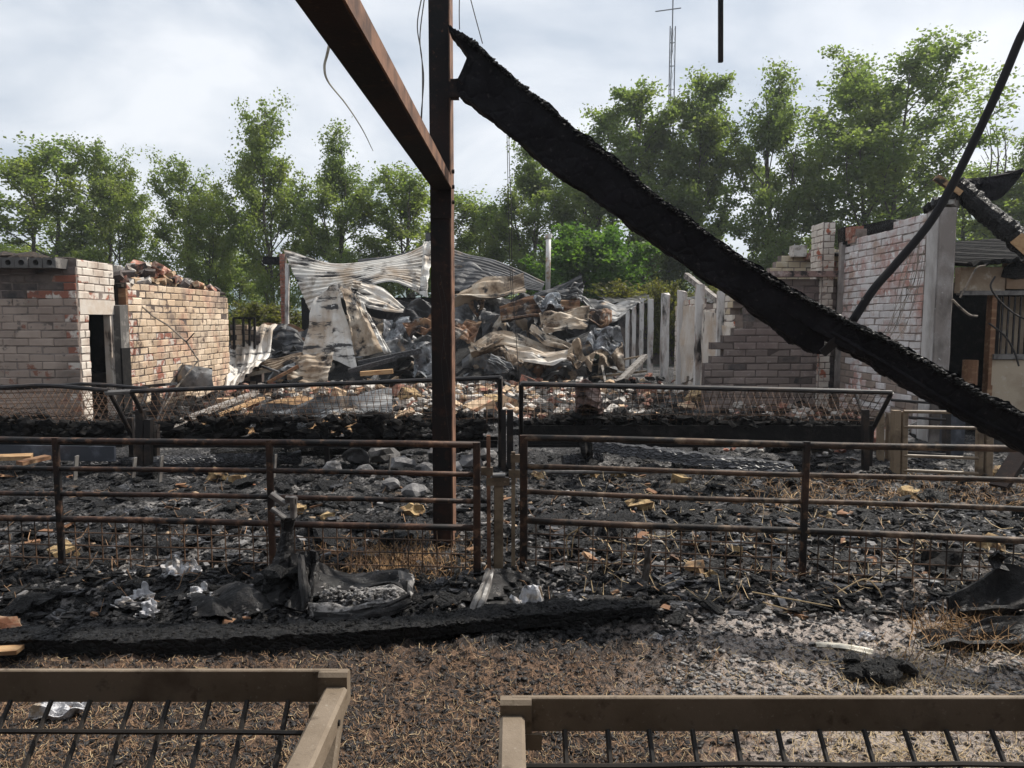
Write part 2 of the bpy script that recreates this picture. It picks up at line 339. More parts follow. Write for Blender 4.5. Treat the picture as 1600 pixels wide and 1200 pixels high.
class MB:
    def __init__(s):
        s.v = []; s.f = []
    def add(s, vs, fs):
        b = len(s.v)
        s.v.extend([tuple(map(float, p)) for p in vs])
        s.f.extend([tuple(b + i for i in f) for f in fs])
        return s
    def box(s, c, size, rot=None, jit=0.0):
        c = Vector(c); h = [x / 2 for x in size]
        vs = []
        for x in (-1, 1):
            for y in (-1, 1):
                for z in (-1, 1):
                    p = Vector((x * h[0], y * h[1], z * h[2]))
                    if jit:
                        p += Vector([random.uniform(-jit, jit) * size[k] for k in range(3)])
                    if rot is not None:
                        p = rot @ p
                    vs.append(c + p)
        return s.add(vs, [(0, 1, 3, 2), (4, 6, 7, 5), (0, 4, 5, 1), (2, 3, 7, 6), (0, 2, 6, 4), (1, 5, 7, 3)])
    def bar(s, p0, p1, w, h, up=Vector((0, 0, 1)), ch=0.0):
        p0 = Vector(p0); p1 = Vector(p1)
        d = (p1 - p0).normalized()
        sd = d.cross(up)
        if sd.length < 1e-4:
            sd = d.cross(Vector((0, 1, 0)))
        sd.normalize(); u = sd.cross(d).normalized()
        a, b = w / 2, h / 2
        if ch > 0:
            pr = [(-a + ch, -b), (a - ch, -b), (a, -b + ch), (a, b - ch), (a - ch, b), (-a + ch, b), (-a, b - ch), (-a, -b + ch)]
        else:
            pr = [(-a, -b), (a, -b), (a, b), (-a, b)]
        n = len(pr)
        vs = [p0 + sd * x + u * y for x, y in pr] + [p1 + sd * x + u * y for x, y in pr]
        fs = [(i, (i + 1) % n, n + (i + 1) % n, n + i) for i in range(n)]
        fs += [tuple(range(n - 1, -1, -1)), tuple(range(n, 2 * n))]
        return s.add(vs, fs)
    def tube(s, pts, r, n=6, r1=None):
        pts = [Vector(p) for p in pts]
        m = len(pts); vs = []; fs = []
        ref = None
        for i, p in enumerate(pts):
            d = (pts[min(i + 1, m - 1)] - pts[max(i - 1, 0)])
            if d.length < 1e-9:
                d = Vector((0, 0, 1))
            d.normalize()
            if ref is None:
                ref = d.orthogonal().normalized()
            ref = (ref - d * ref.dot(d))
            if ref.length < 1e-6:
                ref = d.orthogonal()
            ref.normalize(); bn = d.cross(ref)
            rr = r if r1 is None else r + (r1 - r) * i / max(1, m - 1)
            for k in range(n):
                a = 2 * math.pi * k / n
                vs.append(p + (ref * math.cos(a) + bn * math.sin(a)) * rr)
        for i in range(m - 1):
            for k in range(n):
                k2 = (k + 1) % n
                fs.append((i * n + k, i * n + k2, (i + 1) * n + k2, (i + 1) * n + k))
        fs.append(tuple(range(n - 1, -1, -1)))
        fs.append(tuple((m - 1) * n + k for k in range(n)))
        return s.add(vs, fs)
    def grid(s, P, thick=0.0):
        P = np.asarray(P, float)
        nu, nv = P.shape[:2]
        fs = []
        if thick <= 0:
            for i in range(nu - 1):
                for j in range(nv - 1):
                    fs.append((i * nv + j, (i + 1) * nv + j, (i + 1) * nv + j + 1, i * nv + j + 1))
            return s.add(P.reshape(-1, 3), fs)
        du = np.gradient(P, axis=0); dv = np.gradient(P, axis=1)
        N = np.cross(du, dv); N /= (np.linalg.norm(N, axis=2, keepdims=True) + 1e-9)
        A = P + N * thick / 2; B = P - N * thick / 2
        o = nu * nv
        for i in range(nu - 1):
            for j in range(nv - 1):
                a, b_, c, d = i * nv + j, (i + 1) * nv + j, (i + 1) * nv + j + 1, i * nv + j + 1
                fs.append((a, b_, c, d)); fs.append((o + d, o + c, o + b_, o + a))
        for i in range(nu - 1):
            for j, flip in ((0, True), (nv - 1, False)):
                a, b_ = i * nv + j, (i + 1) * nv + j
                q = (a, o + a, o + b_, b_) if flip else (a, b_, o + b_, o + a)
                fs.append(q)
        for j in range(nv - 1):
            for i, flip in ((0, False), (nu - 1, True)):
                a, b_ = i * nv + j, i * nv + j + 1
                q = (a, o + a, o + b_, b_) if flip else (a, b_, o + b_, o + a)
                fs.append(q)
        return s.add(np.concatenate([A.reshape(-1, 3), B.reshape(-1, 3)]), fs)
    def lump(s, c, size, seed=None, fine=False, amp=.35):
        V, Fc = (ICO2_V, ICO2_F) if fine else (ICO_V, ICO_F)
        r = np.random.default_rng(seed if seed is not None else random.randrange(10 ** 9))
        rad = 1 + r.uniform(-amp, amp, len(V))
        q = Euler((r.uniform(0, 6.3), r.uniform(0, 6.3), r.uniform(0, 6.3))).to_matrix()
        Q = np.array(q)
        vs = (V * rad[:, None]) @ Q.T * (np.array(size) / 2) + np.array(c)
        return s.add(vs, Fc)
    def data(s, name, off=(0, 0, 0), smooth=False):
        me = bpy.data.meshes.new(name)
        V = np.array(s.v, float) - np.array(off)
        me.from_pydata(V.tolist(), [], s.f)
        if smooth:
            me.polygons.foreach_set('use_smooth', [True] * len(me.polygons))
        me.update()
        return me

def wloc(o):
    v = Vector((0, 0, 0))
    while o is not None:
        v = v + o.location; o = o.parent
    return v

def tag(o, label=None, cat=None, group=None, kind=None):
    if label: o['label'] = label
    if cat: o['category'] = cat
    if group: o['group'] = group
    if kind: o['kind'] = kind
    return o

def thing(name, label, cat, loc, group=None):
    o = bpy.data.objects.new(name, None)
    o.empty_display_size = .2
    o.location = loc
    COL.objects.link(o)
    return tag(o, label, cat, group)

def part(mb, name, m, parent, smooth=False, label=None, kind=None):
    me = mb.data(name, wloc(parent), smooth)
    me.materials.append(m)
    o = bpy.data.objects.new(name, me)
    COL.objects.link(o)
    o.parent = parent
    return tag(o, label, None, None, kind)

SHARP = {'crumpled_sheet', 'sheet_scrap', 'bent_sheet', 'sagging_roof_sheet', 'foil_scrap', 'fallen_sheet'}
def single(mb, name, m, label=None, cat=None, group=None, kind=None, smooth=False):
    V = np.array(mb.v)
    lo, hi = V.min(0), V.max(0)
    loc = ((lo[0] + hi[0]) / 2, (lo[1] + hi[1]) / 2, lo[2])
    me = mb.data(name, loc, smooth)
    if smooth and name in SHARP: me.set_sharp_from_angle(angle=R(17))
    me.materials.append(m)
    o = bpy.data.objects.new(name, me)
    o.location = loc
    COL.objects.link(o)
    return tag(o, label, cat, group, kind)

def poly(pts, n):
    """resample a polyline smoothly to n points (Catmull-Rom)."""
    P = [np.array(p, float) for p in pts]
    if len(P) == 2:
        return np.array([P[0] + (P[1] - P[0]) * i / (n - 1) for i in range(n)])
    Q = [2 * P[0] - P[1]] + P + [2 * P[-1] - P[-2]]
    out = []
    for i in range(n):
        t = i / (n - 1) * (len(P) - 1)
        k = min(int(t), len(P) - 2); u = t - k
        a, b, c, d = Q[k], Q[k + 1], Q[k + 2], Q[k + 3]
        out.append(.5 * ((2 * b) + (c - a) * u + (2 * a - 5 * b + 4 * c - d) * u * u + (3 * b - a - 3 * c + d) * u ** 3))
    return np.array(out)

def sheetmb(top, bot, nu=40, nv=24, ridges=0, amp=.02, across=False, bulge=0.0, crump=0.05, seed=1, thick=.012, curl=0.0, ragged=0.0, cf=3.0):
    """curved sheet between two edge polylines, with corrugation along or across and crumples."""
    T = poly(top, nu); B = poly(bot, nu)
    v = np.linspace(0, 1, nv)[None, :, None]
    P = T[:, None, :] * (1 - v) + B[:, None, :] * v
    U, V = np.meshgrid(np.linspace(0, 1, nu), np.linspace(0, 1, nv), indexing='ij')
    if ragged:
        e = (fbm(U * 9, U * 0 + seed, 4, seed) - .5) * ragged * 2
        P = P + (B - T)[:, None, :] * (V ** 2 * e)[:, :, None]
    du = np.gradient(P, axis=0); dv = np.gradient(P, axis=1)
    N = np.cross(du, dv); N /= (np.linalg.norm(N, axis=2, keepdims=True) + 1e-9)
    lu = np.linalg.norm(P[-1, 0] - P[0, 0]); lv = np.linalg.norm(P[0, -1] - P[0, 0])
    h = bulge * np.sin(math.pi * V) * (0.6 + 0.4 * np.sin(math.pi * U))
    h = h + (fbm(U * cf * .7 + seed * 3.1, V * cf * .6 + seed, 2, seed) - .5) * 1.0 * crump
    rs_ = random.Random(seed * 13 + 5)
    for q_ in range(5):
        an_ = rs_.uniform(0, 3.14); fq_ = rs_.uniform(.6, 2.2) * cf / 3
        w_ = (U * math.cos(an_) + V * math.sin(an_)) * fq_ + rs_.random() + (fbm(U * 1.5 + q_, V * 1.5, 2, seed + q_) - .5) * .8
        h = h + (np.abs((w_ % 1.0) - .5) - .25) * crump * rs_.uniform(1.0, 2.4)
    h = h + (fbm(U * cf * 3 + seed, V * cf * 3, 3, seed + 7) - .5) * crump * .35
    if ridges:
        ph = (U if across else V) * ridges * 2 * math.pi
        h = h + amp * .8 * np.clip(1.7 * np.sin(ph + fbm(U * 3, V * 3, 2, seed + 9) * 1.2), -1, 1)
    if curl:
        h = h + curl * (V ** 3)
    P = P + N * h[:, :, None]
    return MB().grid(P, thick)


# ------------------------------------------------------------------ SETTING: ground, field, hills
def ground_h(x, y):
    x = np.asarray(x, float); y = np.asarray(y, float)
    near = np.clip((3.35 - y) / .5, 0, 1)                 # trodden pen in front
    mid = np.clip((y - 2.9) / .6, 0, 1) * np.clip((24 - y) / 3, 0, 1)
    fade = np.clip((15 - np.abs(x)) / 3, 0, 1) * np.clip((26 - y) / 4, 0, 1)
    h = (fbm(x * 6, y * 6, 5, 3) - .5) * .045 * near
    h = h + (fbm(x * 30, y * 30, 3, 8) - .5) * .022 * near
    rough = fbm(x * 1.1, y * 1.1, 3, 21)
    lump = fbm(x * 4.5, y * 4.5, 5, 31, .62)
    rid = 1 - np.abs(fbm(x * 9, y * 9, 4, 41, .6) - .5) * 2
    h = h + ((lump - .47) * .13 * (0.35 + rough) + (rid - .8) * .05) * mid
    h = h + (fbm(x * 28, y * 28, 3, 51, .65) - .5) * .045 * mid
    return h * fade

def axis(segs):
    a = []
    for lo, hi, st in segs:
        a += list(np.arange(lo, hi, st))
    a.append(segs[-1][1])
    return np.array(a)

gx = axis([(-900, -60, 60), (-60, -16, 4), (-16, -7, .22), (-7, -3, .055), (-3, 3, .022), (3, 7, .055), (7, 16, .22), (16, 60, 4), (60, 900, 60)])
gy = axis([(-60, -2, 6), (-2, .6, .3), (.6, 4.8, .017), (4.8, 9, .035), (9, 14, .08), (14, 30, .4), (30, 100, 5), (100, 1500, 100)])
XX, YY = np.meshgrid(gx, gy, indexing='ij')
ZZ = ground_h(XX, YY)
def fast_grid(name, P, m):
    nu, nv = P.shape[:2]
    me = bpy.data.meshes.new(name)
    i = np.arange(nu - 1)[:, None] * nv + np.arange(nv - 1)[None, :]
    F = np.stack([i, i + nv, i + nv + 1, i + 1], -1).reshape(-1, 4)
    me.vertices.add(nu * nv); me.vertices.foreach_set('co', P.reshape(-1))
    me.loops.add(F.size); me.loops.foreach_set('vertex_index', F.reshape(-1).astype(np.int32))
    me.polygons.add(len(F))
    me.polygons.foreach_set('loop_start', np.arange(0, F.size, 4, dtype=np.int32))
    me.polygons.foreach_set('loop_total', np.full(len(F), 4, np.int32))
    me.update(calc_edges=True); me.validate()
    me.polygons.foreach_set('use_smooth', [True] * len(F))
    me.materials.append(m)
    o = bpy.data.objects.new(name, me); COL.objects.link(o)
    return o

# ground material: trodden brown litter in front, wet black char in the middle, ash drifts, grass far off
gm = bpy.data.materials.new('burnt_yard_ground'); gm.use_nodes = True
t = gm.node_tree; t.nodes.clear()
out = _n(t, 'ShaderNodeOutputMaterial'); pb = _n(t, 'ShaderNodeBsdfPrincipled')
t.links.new(pb.outputs[0], out.inputs[0])
pos = _n(t, 'ShaderNodeNewGeometry').outputs['Position']
spx = _n(t, 'ShaderNodeSeparateXYZ'); t.links.new(pos, spx.inputs[0])
def g_noise(sc, det=5, lo=.4, hi=.6, seed=0.0):
    mp = _n(t, 'ShaderNodeMapping'); mp.inputs['Location'].default_value = (seed, -seed, seed * .3)
    t.links.new(pos, mp.inputs[0])
    no = _n(t, 'ShaderNodeTexNoise'); no.inputs['Scale'].default_value = sc; no.inputs['Detail'].default_value = det
    no.inputs['Roughness'].default_value = .65
    t.links.new(mp.outputs[0], no.inputs['Vector'])
    mr = _n(t, 'ShaderNodeMapRange'); mr.inputs[1].default_value = lo; mr.inputs[2].default_value = hi
    t.links.new(no.outputs[0], mr.inputs[0]); return mr.outputs[0]
def g_map(sock, a, b):
    mr = _n(t, 'ShaderNodeMapRange'); mr.inputs[1].default_value = a; mr.inputs[2].default_value = b
    t.links.new(sock, mr.inputs[0]); return mr.outputs[0]
def g_math(op, a, b):
    n = _n(t, 'ShaderNodeMath'); n.operation = op
    for i, s_ in enumerate((a, b)):
        if isinstance(s_, (int, float)): n.inputs[i].default_value = s_
        else: t.links.new(s_, n.inputs[i])
    return n.outputs[0]
def g_mix(f, a, b):
    mx = _n(t, 'ShaderNodeMix', data_type='RGBA'); t.links.new(f, mx.inputs[0])
    for i, c in ((6, a), (7, b)):
        if isinstance(c, tuple): mx.inputs[i].default_value = (*c, 1)
        else: t.links.new(c, mx.inputs[i])
    return mx.outputs[2]
brown = g_mix(g_noise(26, 6, .40, .62, 1), (0.022, 0.017, 0.015), (0.25, 0.155, 0.100))
brown = g_mix(g_noise(3.0, 4, .48, .62, 5), brown, (0.055, 0.040, 0.032))
charc = g_mix(g_noise(45, 7, .46, .64, 2), (0.005, 0.005, 0.0055), (0.085, 0.083, 0.085))
charc = g_mix(g_noise(2.2, 5, .60, .72, 9), charc, (0.12, 0.085, 0.06))
ashc = g_mix(g_noise(34, 7, .36, .52, 3), (0.06, 0.050, 0.046), (0.47, 0.405, 0.36))
wob = g_math('MULTIPLY', g_math('SUBTRACT', g_noise(1.6, 4, 0, 1, 13), .5), 1.3)
yw = g_math('ADD', spx.outputs[1], wob)
xw = g_math('ADD', spx.outputs[0], wob)
c1 = g_mix(g_map(yw, 3.35, 3.65), brown, charc)
amask = g_math('MULTIPLY', g_math('MULTIPLY', g_map(xw, .45, 1.2), g_math('MULTIPLY', g_map(yw, 4.9, 4.0), g_map(yw, 1.2, 2.0))), g_noise(5, 5, .30, .46, 17))
c2 = g_mix(amask, c1, ashc)
amask2 = g_math('MULTIPLY', g_noise(1.6, 5, .50, .62, 31), g_map(yw, 3.6, 4.4))
c3 = g_mix(g_math('MULTIPLY', amask2, g_noise(24, 4, .45, .6, 8)), c2, (0.28, 0.265, 0.255))
grass = g_mix(g_noise(.6, 5, .4, .6, 4), (0.05, 0.075, 0.025), (0.09, 0.11, 0.04))
far = g_map(yw, 26, 29)
c4 = g_mix(far, c3, grass)
t.links.new(c4, pb.inputs['Base Color'])
rg = _n(t, 'ShaderNodeMapRange'); rg.inputs[3].default_value = .92; rg.inputs[4].default_value = .18
t.links.new(g_math('MULTIPLY', g_noise(38, 4, .54, .66, 6), g_noise(2.5, 3, .42, .58, 22)), rg.inputs[0]); t.links.new(rg.outputs[0], pb.inputs['Roughness'])
pb.inputs['Specular IOR Level'].default_value = .3
bp = _n(t, 'ShaderNodeBump'); bp.inputs['Strength'].default_value = .8; bp.inputs['Distance'].default_value = .025
t.links.new(g_noise(55, 8, .25, .75, 2), bp.inputs['Height']); t.links.new(bp.outputs[0], pb.inputs['Normal'])
g = fast_grid('ground', np.stack([XX, YY, ZZ], -1), gm)
tag(g, kind='structure')

def gz(x, y):
    return float(ground_h(np.array([x]), np.array([y]))[0])

hx = np.linspace(-700, 900, 60); hy = np.linspace(420, 800, 12)
HX, HY = np.meshgrid(hx, hy, indexing='ij')
HZ = 34 * np.sin(np.clip((HY - 420) / 380, 0, 1) * math.pi) * (0.55 + .75 * fbm(HX / 160, HY / 300, 3, 5)) - 1
tag(fast_grid('hills', np.stack([HX, HY, HZ], -1), M['hill']), kind='structure')


# ------------------------------------------------------------------ brick walls
def brick_mesh(name, l, h, d, seed, m):
    r = random.Random(seed)
    c = min(.012, h * .1)
    mb = MB()
    def j(a): return a + r.uniform(-.007, .007)
    # local: x along, y depth (front at -d/2), z up
    fr = [(-l / 2 + c, -h / 2 + c), (l / 2 - c, -h / 2 + c), (l / 2 - c, h / 2 - c), (-l / 2 + c, h / 2 - c)]
    md = [(-l / 2, -h / 2), (l / 2, -h / 2), (l / 2, h / 2), (-l / 2, h / 2)]
    vs = [(j(x), -d / 2 + r.uniform(-.004, .003), j(z)) for x, z in fr] + [(j(x), -d / 2 + c, j(z)) for x, z in md] + [(x, d / 2, z) for x, z in md]
    fs = [(0, 1, 2, 3)]
    for k in range(4):
        k2 = (k + 1) % 4
        fs.append((4 + k, 4 + k2, k2, k)); fs.append((8 + k, 8 + k2, 4 + k2, 4 + k))
    fs.append((11, 10, 9, 8))
    mb.add(vs, fs)
    me = mb.data(name)
    me.materials.append(m)
    return me

_bcache = {}
def bricks(l, h, d, m):
    k = (round(l, 3), round(h, 3), round(d, 3), m.name)
    if k not in _bcache:
        _bcache[k] = [brick_mesh('brick', l, h, d, i, m) for i in range(4)]
    return _bcache[k]

def brick_wall(parent, o, u, n, L, z0, H, l, h, mfun, keep=lambda s, z: True, core=.19, joint=.012, mortar='mortar', proud=.010, lost=.0, seed=0, core_keep=None):
    """courses from o along u with outward normal n; every brick an object, mortar core behind, only where keep(s,z)."""
    o = Vector(o); u = Vector(u).normalized(); n = Vector(n).normalized()
    rot = Matrix((u, -n, Vector((0, 0, 1)))).transposed()
    if rot.determinant() < 0:
        rot = Matrix((-u, -n, Vector((0, 0, 1)))).transposed()
    eul = rot.to_euler()
    pl = wloc(parent)
    r = random.Random(seed)
    nc = int(math.ceil(H / h))
    cm = MB()
    bd = .1
    for c in range(nc):
        z = z0 + (c + .5) * h
        off = (c % 2) * .5 * l + r.uniform(-.02, .02)
        s = -off
        run = None
        while s < L - 1e-6:
            a = max(s, 0); b = min(s + l, L)
            s += l
            if b - a < .03:
                continue
            mid = (a + b) / 2
            ok = keep(mid, z)
            if ok:
                if run is None: run = [a, b]
                else: run[1] = b
                if r.random() >= lost:
                    me = r.choice(bricks(l - joint, h - joint, bd, mfun(mid, z, r)))
                    ob = bpy.data.objects.new('brick', me)
                    jn = r.uniform(-.008, .008)
                    ob.location = o + u * mid + Vector((0, 0, z)) - n * (bd / 2 - proud - jn) - pl
                    ob.rotation_euler = (eul.x, eul.y, eul.z + r.uniform(-.02, .02))
                    if b - a < l - 1e-4:
                        ob.scale = (max(.1, (b - a - joint) / (l - joint)), 1, 1)
                    COL.objects.link(ob); ob.parent = parent
            elif run is not None:
                _core(cm, o, u, n, run, z, h, core, rot, c); run = None
        if run is not None:
            _core(cm, o, u, n, run, z, h, core, rot, c)
    if cm.v:
        part(cm, 'mortar', M[mortar], parent)

def _core(cm, o, u, n, run, z, h, core, rot, c):
    a, b = run
    e = .002 * (c % 2)
    cm.box(o + u * (a + b) / 2 + Vector((0, 0, z)) - n * (core / 2 + e), (b - a - .004 - e, core, h - .0006), rot)


sky_blocker = thing('sky_blocker', 'unseen dark wall and roof added behind the viewer to block sky light', 'sky_blocker', (0, -6, 0))  # added out of view to cut sky light on camera-facing surfaces
part(MB().box((0, -9.0, 2.3), (26, .2, 4.7)), 'rear_wall', M['sky_blocker'], sky_blocker)
part(MB().box((-11, -4.8, 2.2), (.2, 8.3, 4.4)), 'side_wall', M['sky_blocker'], sky_blocker)
part(MB().box((11, -4.8, 2.2), (.2, 8.3, 4.4)), 'side_wall', M['sky_blocker'], sky_blocker)
part(sheetmb([(-12, -.7, 4.55), (12, -.7, 4.55)], [(-12, -9.4, 5.6), (12, -9.4, 5.6)], 60, 10, crump=.02, seed=2, thick=.05), 'roof', M['sky_blocker'], sky_blocker)

# ---- left outbuilding --------------------------------------------------
XB = -6.80
YB = 11.5
lb = thing('outbuilding', 'burnt brick outbuilding at the left with a dark doorway in its side wall', 'outbuilding', (XB, YB, 0))
def m_front(s, z, r):
    # s runs from the corner to the left
    if z > 2.12 and s > .35: return M['brick_soot']  # sooty rows, also painting in the shadow under the roof slab
    if z > 2.0 and s < .62 and r.random() < .8: return r.choice([M['brick_red'], M['brick_flaked']])
    if z > 2.0: return M['brick_soot']
    if s < .15 and r.random() < .5: return M['brick_flaked']
    return M['brick_grey']
brick_wall(lb, (XB, YB, 0), (-1, 0, 0), (0, -1, 0), 4.2, 0, 2.42, .40, .124, m_front, seed=3)
DY0, DY1, DZ = 11.78, 12.42, 1.74
def keep_w(s, z):
    y = YB + s
    return not (DY0 < y < DY1 and z < DZ)
def m_white(s, z, r):
    return M['brick_flaked'] if r.random() < .12 or (.3 < s < .45 and 2.0 < z < 2.3) else M['brick_white']
brick_wall(lb, (XB, YB + .02, 0), (0, 1, 0), (1, 0, 0), .26, 0, DZ, .27, .124, m_white, seed=4)
brick_wall(lb, (XB, YB + .02, DZ + .24), (0, 1, 0), (1, 0, 0), 1.06, 0, 2.52 - DZ - .24, .30, .124, m_white, seed=5, mortar='mortar')
part(MB().box((XB - .085, 12.05, DZ + .12), (.2, 1.02, .236), jit=.004), 'lintel', M['plaster'], lb)
# far door jamb and sooty pier
part(MB().box((XB - .06, 12.47, DZ / 2), (.11, .10, DZ)), 'door_jamb', M['plaster'], lb)
part(MB().box((XB - .02, 12.66, .95), (.26, .27, 1.9), jit=.01), 'pier', M['slab'], lb, label='soot black pier beside the doorway')
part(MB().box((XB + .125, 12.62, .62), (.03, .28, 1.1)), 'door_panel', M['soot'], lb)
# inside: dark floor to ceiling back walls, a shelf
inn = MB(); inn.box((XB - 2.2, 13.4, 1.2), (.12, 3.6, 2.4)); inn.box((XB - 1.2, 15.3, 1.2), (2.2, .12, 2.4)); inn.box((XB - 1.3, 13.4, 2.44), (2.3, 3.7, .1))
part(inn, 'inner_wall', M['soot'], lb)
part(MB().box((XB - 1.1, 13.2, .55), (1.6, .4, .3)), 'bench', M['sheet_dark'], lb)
# hollow-core roof slab at the front
def hollow_slab(x0, x1, y0, zb, th, npl):
    w = (x1 - x0) / npl
    for k in range(npl):
        a, b = x0 + k * w + .004, x0 + (k + 1) * w - .004
        mb = MB()
        cx_, cz, rr = (a + b) / 2, zb + th / 2, th * .29
        N = 16
        sq = []
        for e_ in range(4):
            for q_ in range(4):
                f = q_ / 4 * 2 - 1
                x_, z_ = ((f, -1), (1, f), (-f, 1), (-1, -f))[e_]
                sq.append((cx_ + x_ * (b - a) / 2, cz + z_ * th / 2))
        ci = [(cx_ + math.cos(an) * rr, cz + math.sin(an) * rr) for an in [math.atan2(z_ - cz, x_ - cx_) for x_, z_ in sq]]
        yy0 = y0 + random.uniform(-.03, .03); y1 = y0 + 1.9
        vs = [(x, yy0, z) for x, z in sq] + [(x, yy0, z) for x, z in ci] + [(x, y1, z) for x, z in sq] + [(x, yy0 + .5, z) for x, z in ci]
        fs = []
        for i in range(N):
            j = (i + 1) % N
            fs += [(i, j, N + j, N + i), (2 * N + i, 2 * N + j, j, i), (N + i, N + j, 3 * N + j, 3 * N + i)]
        fs.append(tuple(range(3 * N, 4 * N)))
        fs.append(tuple(range(2 * N, 3 * N)))
        mb.add(vs, fs)
        part(mb, 'roof_slab', M['slab'], lb)
hollow_slab(XB - 4.2, XB - .12, YB - .32, 2.44, .155, 20)
tpb = MB()
for i in range(10):
    tpb.lump((XB - .3 - random.random() * 3.2, YB + random.random() * .8, 2.62 + random.random() * .04), (.5, .5, .16), amp=.35)
part(tpb, 'roof_ash', M['brown_lump'], lb, kind='stuff')
# second bay of the side wall: tanned bricks, broken rubble-strewn head
S0 = 12.84
def head2(s): return 2.36 - .012 * s + .10 * (vnoise(np.array([s * 2.3]), np.array([1.0]), 4)[0] - .5)
def m_tan(s, z, r):
    if s < .25 and r.random() < .6: return M['brick_flaked']
    if s < 1.9 and z < 1.5 and r.random() < .2: return M['brick_flaked']
    return M['brick_tan']
brick_wall(lb, (XB + .07, S0, 0), (0, 1, 0), (1, 0, 0), 4.55, 0, 2.5, .33, .128, m_tan, keep=lambda s, z: z < head2(s) - .05 and not (abs(s - 1.35) < .12 and abs(z - 1.66) < .06) , seed=6, lost=.012, mortar='mortar_dark')
part(MB().box((XB + .03, S0 - .03, 1.1), (.13, .07, 2.2), jit=.003), 'door_post', M['timber_brown'], lb)
part(MB().box((XB - .6, S0 + 4.50, 1.1), (1.2, .2, 2.2), jit=.02), 'end_wall', M['mortar_dark'], lb)
# broken bricks lying along the wall head
k = 0
for i in range(125):
    s = random.random() ** .9 * 4.4
    y = S0 + s
    hump = .26 * math.exp(-((s - 1.3) / 1.2) ** 2) + .08
    mb = MB(); sz = (random.uniform(.10, .3), random.uniform(.1, .2), random.uniform(.06, .11))
    mb.box((XB + .0 - random.random() * .45, y, head2(s) - .03 + random.random() * hump), sz, Euler((random.uniform(-.7, .7), random.uniform(-.7, .7), random.uniform(0, 3))).to_matrix(), jit=.12)
    o = part(mb, 'broken_brick', random.choice([M['rubble_tan'], M['rubble_tan'], M['rubble_red'], M['rubble_white'], M['brick_soot']]), lb)
part(sheetmb([(XB - .55, S0 - .1, 2.36), (XB - .6, S0 + 4.5, 2.3)], [(XB + .05, S0 - .1, 2.30), (XB + .05, S0 + 4.5, 2.24)], 30, 6, crump=.06, thick=.06, seed=4), 'wall_head', M['brown_lump'], lb)

# low broken wall end behind it
fw = thing('broken_wall', 'stub of broken brick wall beyond the outbuilding with a black frame leaning on it', 'wall stub', (-6.8, 18.3, 0))
brick_wall(fw, (-7.0, 18.2, 0), (1, 0, 0), (0, -1, 0), .75, 0, 1.65, .30, .128, lambda s, z, r: r.choice([M['brick_soot'], M['brick_soot'], M['brick_tan']]), keep=lambda s, z: z < 1.65 - .5 * s, seed=8, mortar='mortar_dark')
mb = MB(); 
for a, b in (((365, 497), (398, 497)), ((365, 497), (366, 545)), ((398, 497), (398, 545)), ((380, 497), (381, 545)), ((390, 497), (390, 540))):
    mb.bar(at(*a, 18.1), at(*b, 18.1), .05, .05)
part(mb, 'window_frame', M['soot'], fw)

# ---- right building: receding wall, pier, pillar ------------------------
XR = 5.80
rb = thing('flaking_wall', 'tall limewashed brick wall flaking to red, running back from the concrete pillar', 'brick wall', (XR, 11.5, 0))
def topR(s):  # s measured from the far end (y=13) towards the camera
    return 2.93 + .09 * s
def m_pink(s, z, r):
    if z < 1.1 and r.random() < .5: return M['brick_grey']
    return M['brick_pink']
brick_wall(rb, (XR, 13.0, 0), (0, -1, 0), (-1, 0, 0), 2.62, 0, 3.3, .31, .112, m_pink, keep=lambda s, z: z < topR(s), seed=9)
part(MB().box((XR - .02, 12.92, 1.5), (.10, .10, 3.0), jit=.004), 'joint_strip', M['concrete'], rb)
brick_wall(rb, (XR - .12, 13.02, 0), (-1, 0, 0), (0, -1, 0), .2, 0, 3.25, .2, .112, lambda s, z, r: M['brick_white'], seed=10)
brick_wall(rb, (XR - .33, 13.02, 0), (0, 1, 0), (-1, 0, 0), .5, 0, 3.25, .26, .112, lambda s, z, r: M['brick_white'], seed=11)
brick_wall(rb, (XR - .03, 12.75, 2.94), (0, -1, 0), (-1, 0, 0), .3, 0, .24, .3, .12, lambda s, z, r: M['brick_red'], seed=12)
part(MB().box((XR + .05, 12.95, 3.10), (.22, .25, .34), jit=.15), 'burnt_stub', M['char'], rb)
part(MB().box((XR + .05, 12.68, 3.12), (.2, .22, .22), jit=.05), 'coping_block', M['rubble_red'], rb)
part(sheetmb([at(1352, 352, 12.9), at(1400, 343, 12.2), at(1438, 352, 11.4)], [at(1352, 378, 12.9), at(1400, 366, 12.2), at(1440, 352, 11.4)], 20, 6, crump=.03, thick=.12, seed=3), 'burnt_board', M['char'], rb)

pil = thing('concrete_pillar', 'square smoke-stained concrete pillar with black debris on its head', 'pillar', at(1466, 700, 9.95))
pz = at(1466, 327, 9.9).z
pm = MB(); c0 = at(1441, 560, 10.05); c1 = at(1491, 560, 9.85)
pxa, pxb = at(1466, 440, 9.72).x, at(1491, 440, 9.72).x
prof = [(pxa, 9.72), (pxb - .02, 9.72), (pxb, 9.74), (pxb, 10.02), (pxa, 10.02), (pxa - .012, 9.75)]
nz = 14
vs = []
for i in range(nz):
    z = pz * i / (nz - 1)
    vs += [(x + random.uniform(-.006, .006), y + random.uniform(-.006, .006), z) for x, y in prof]
fs = []
npf = len(prof)
for i in range(nz - 1):
    for k in range(npf):
        k2 = (k + 1) % npf
        fs.append((i * npf + k, i * npf + k2, (i + 1) * npf + k2, (i + 1) * npf + k))
fs.append(tuple((nz - 1) * npf + k for k in range(npf)))
pm.add(vs, fs)
part(pm, 'shaft', M['concrete'], pil)
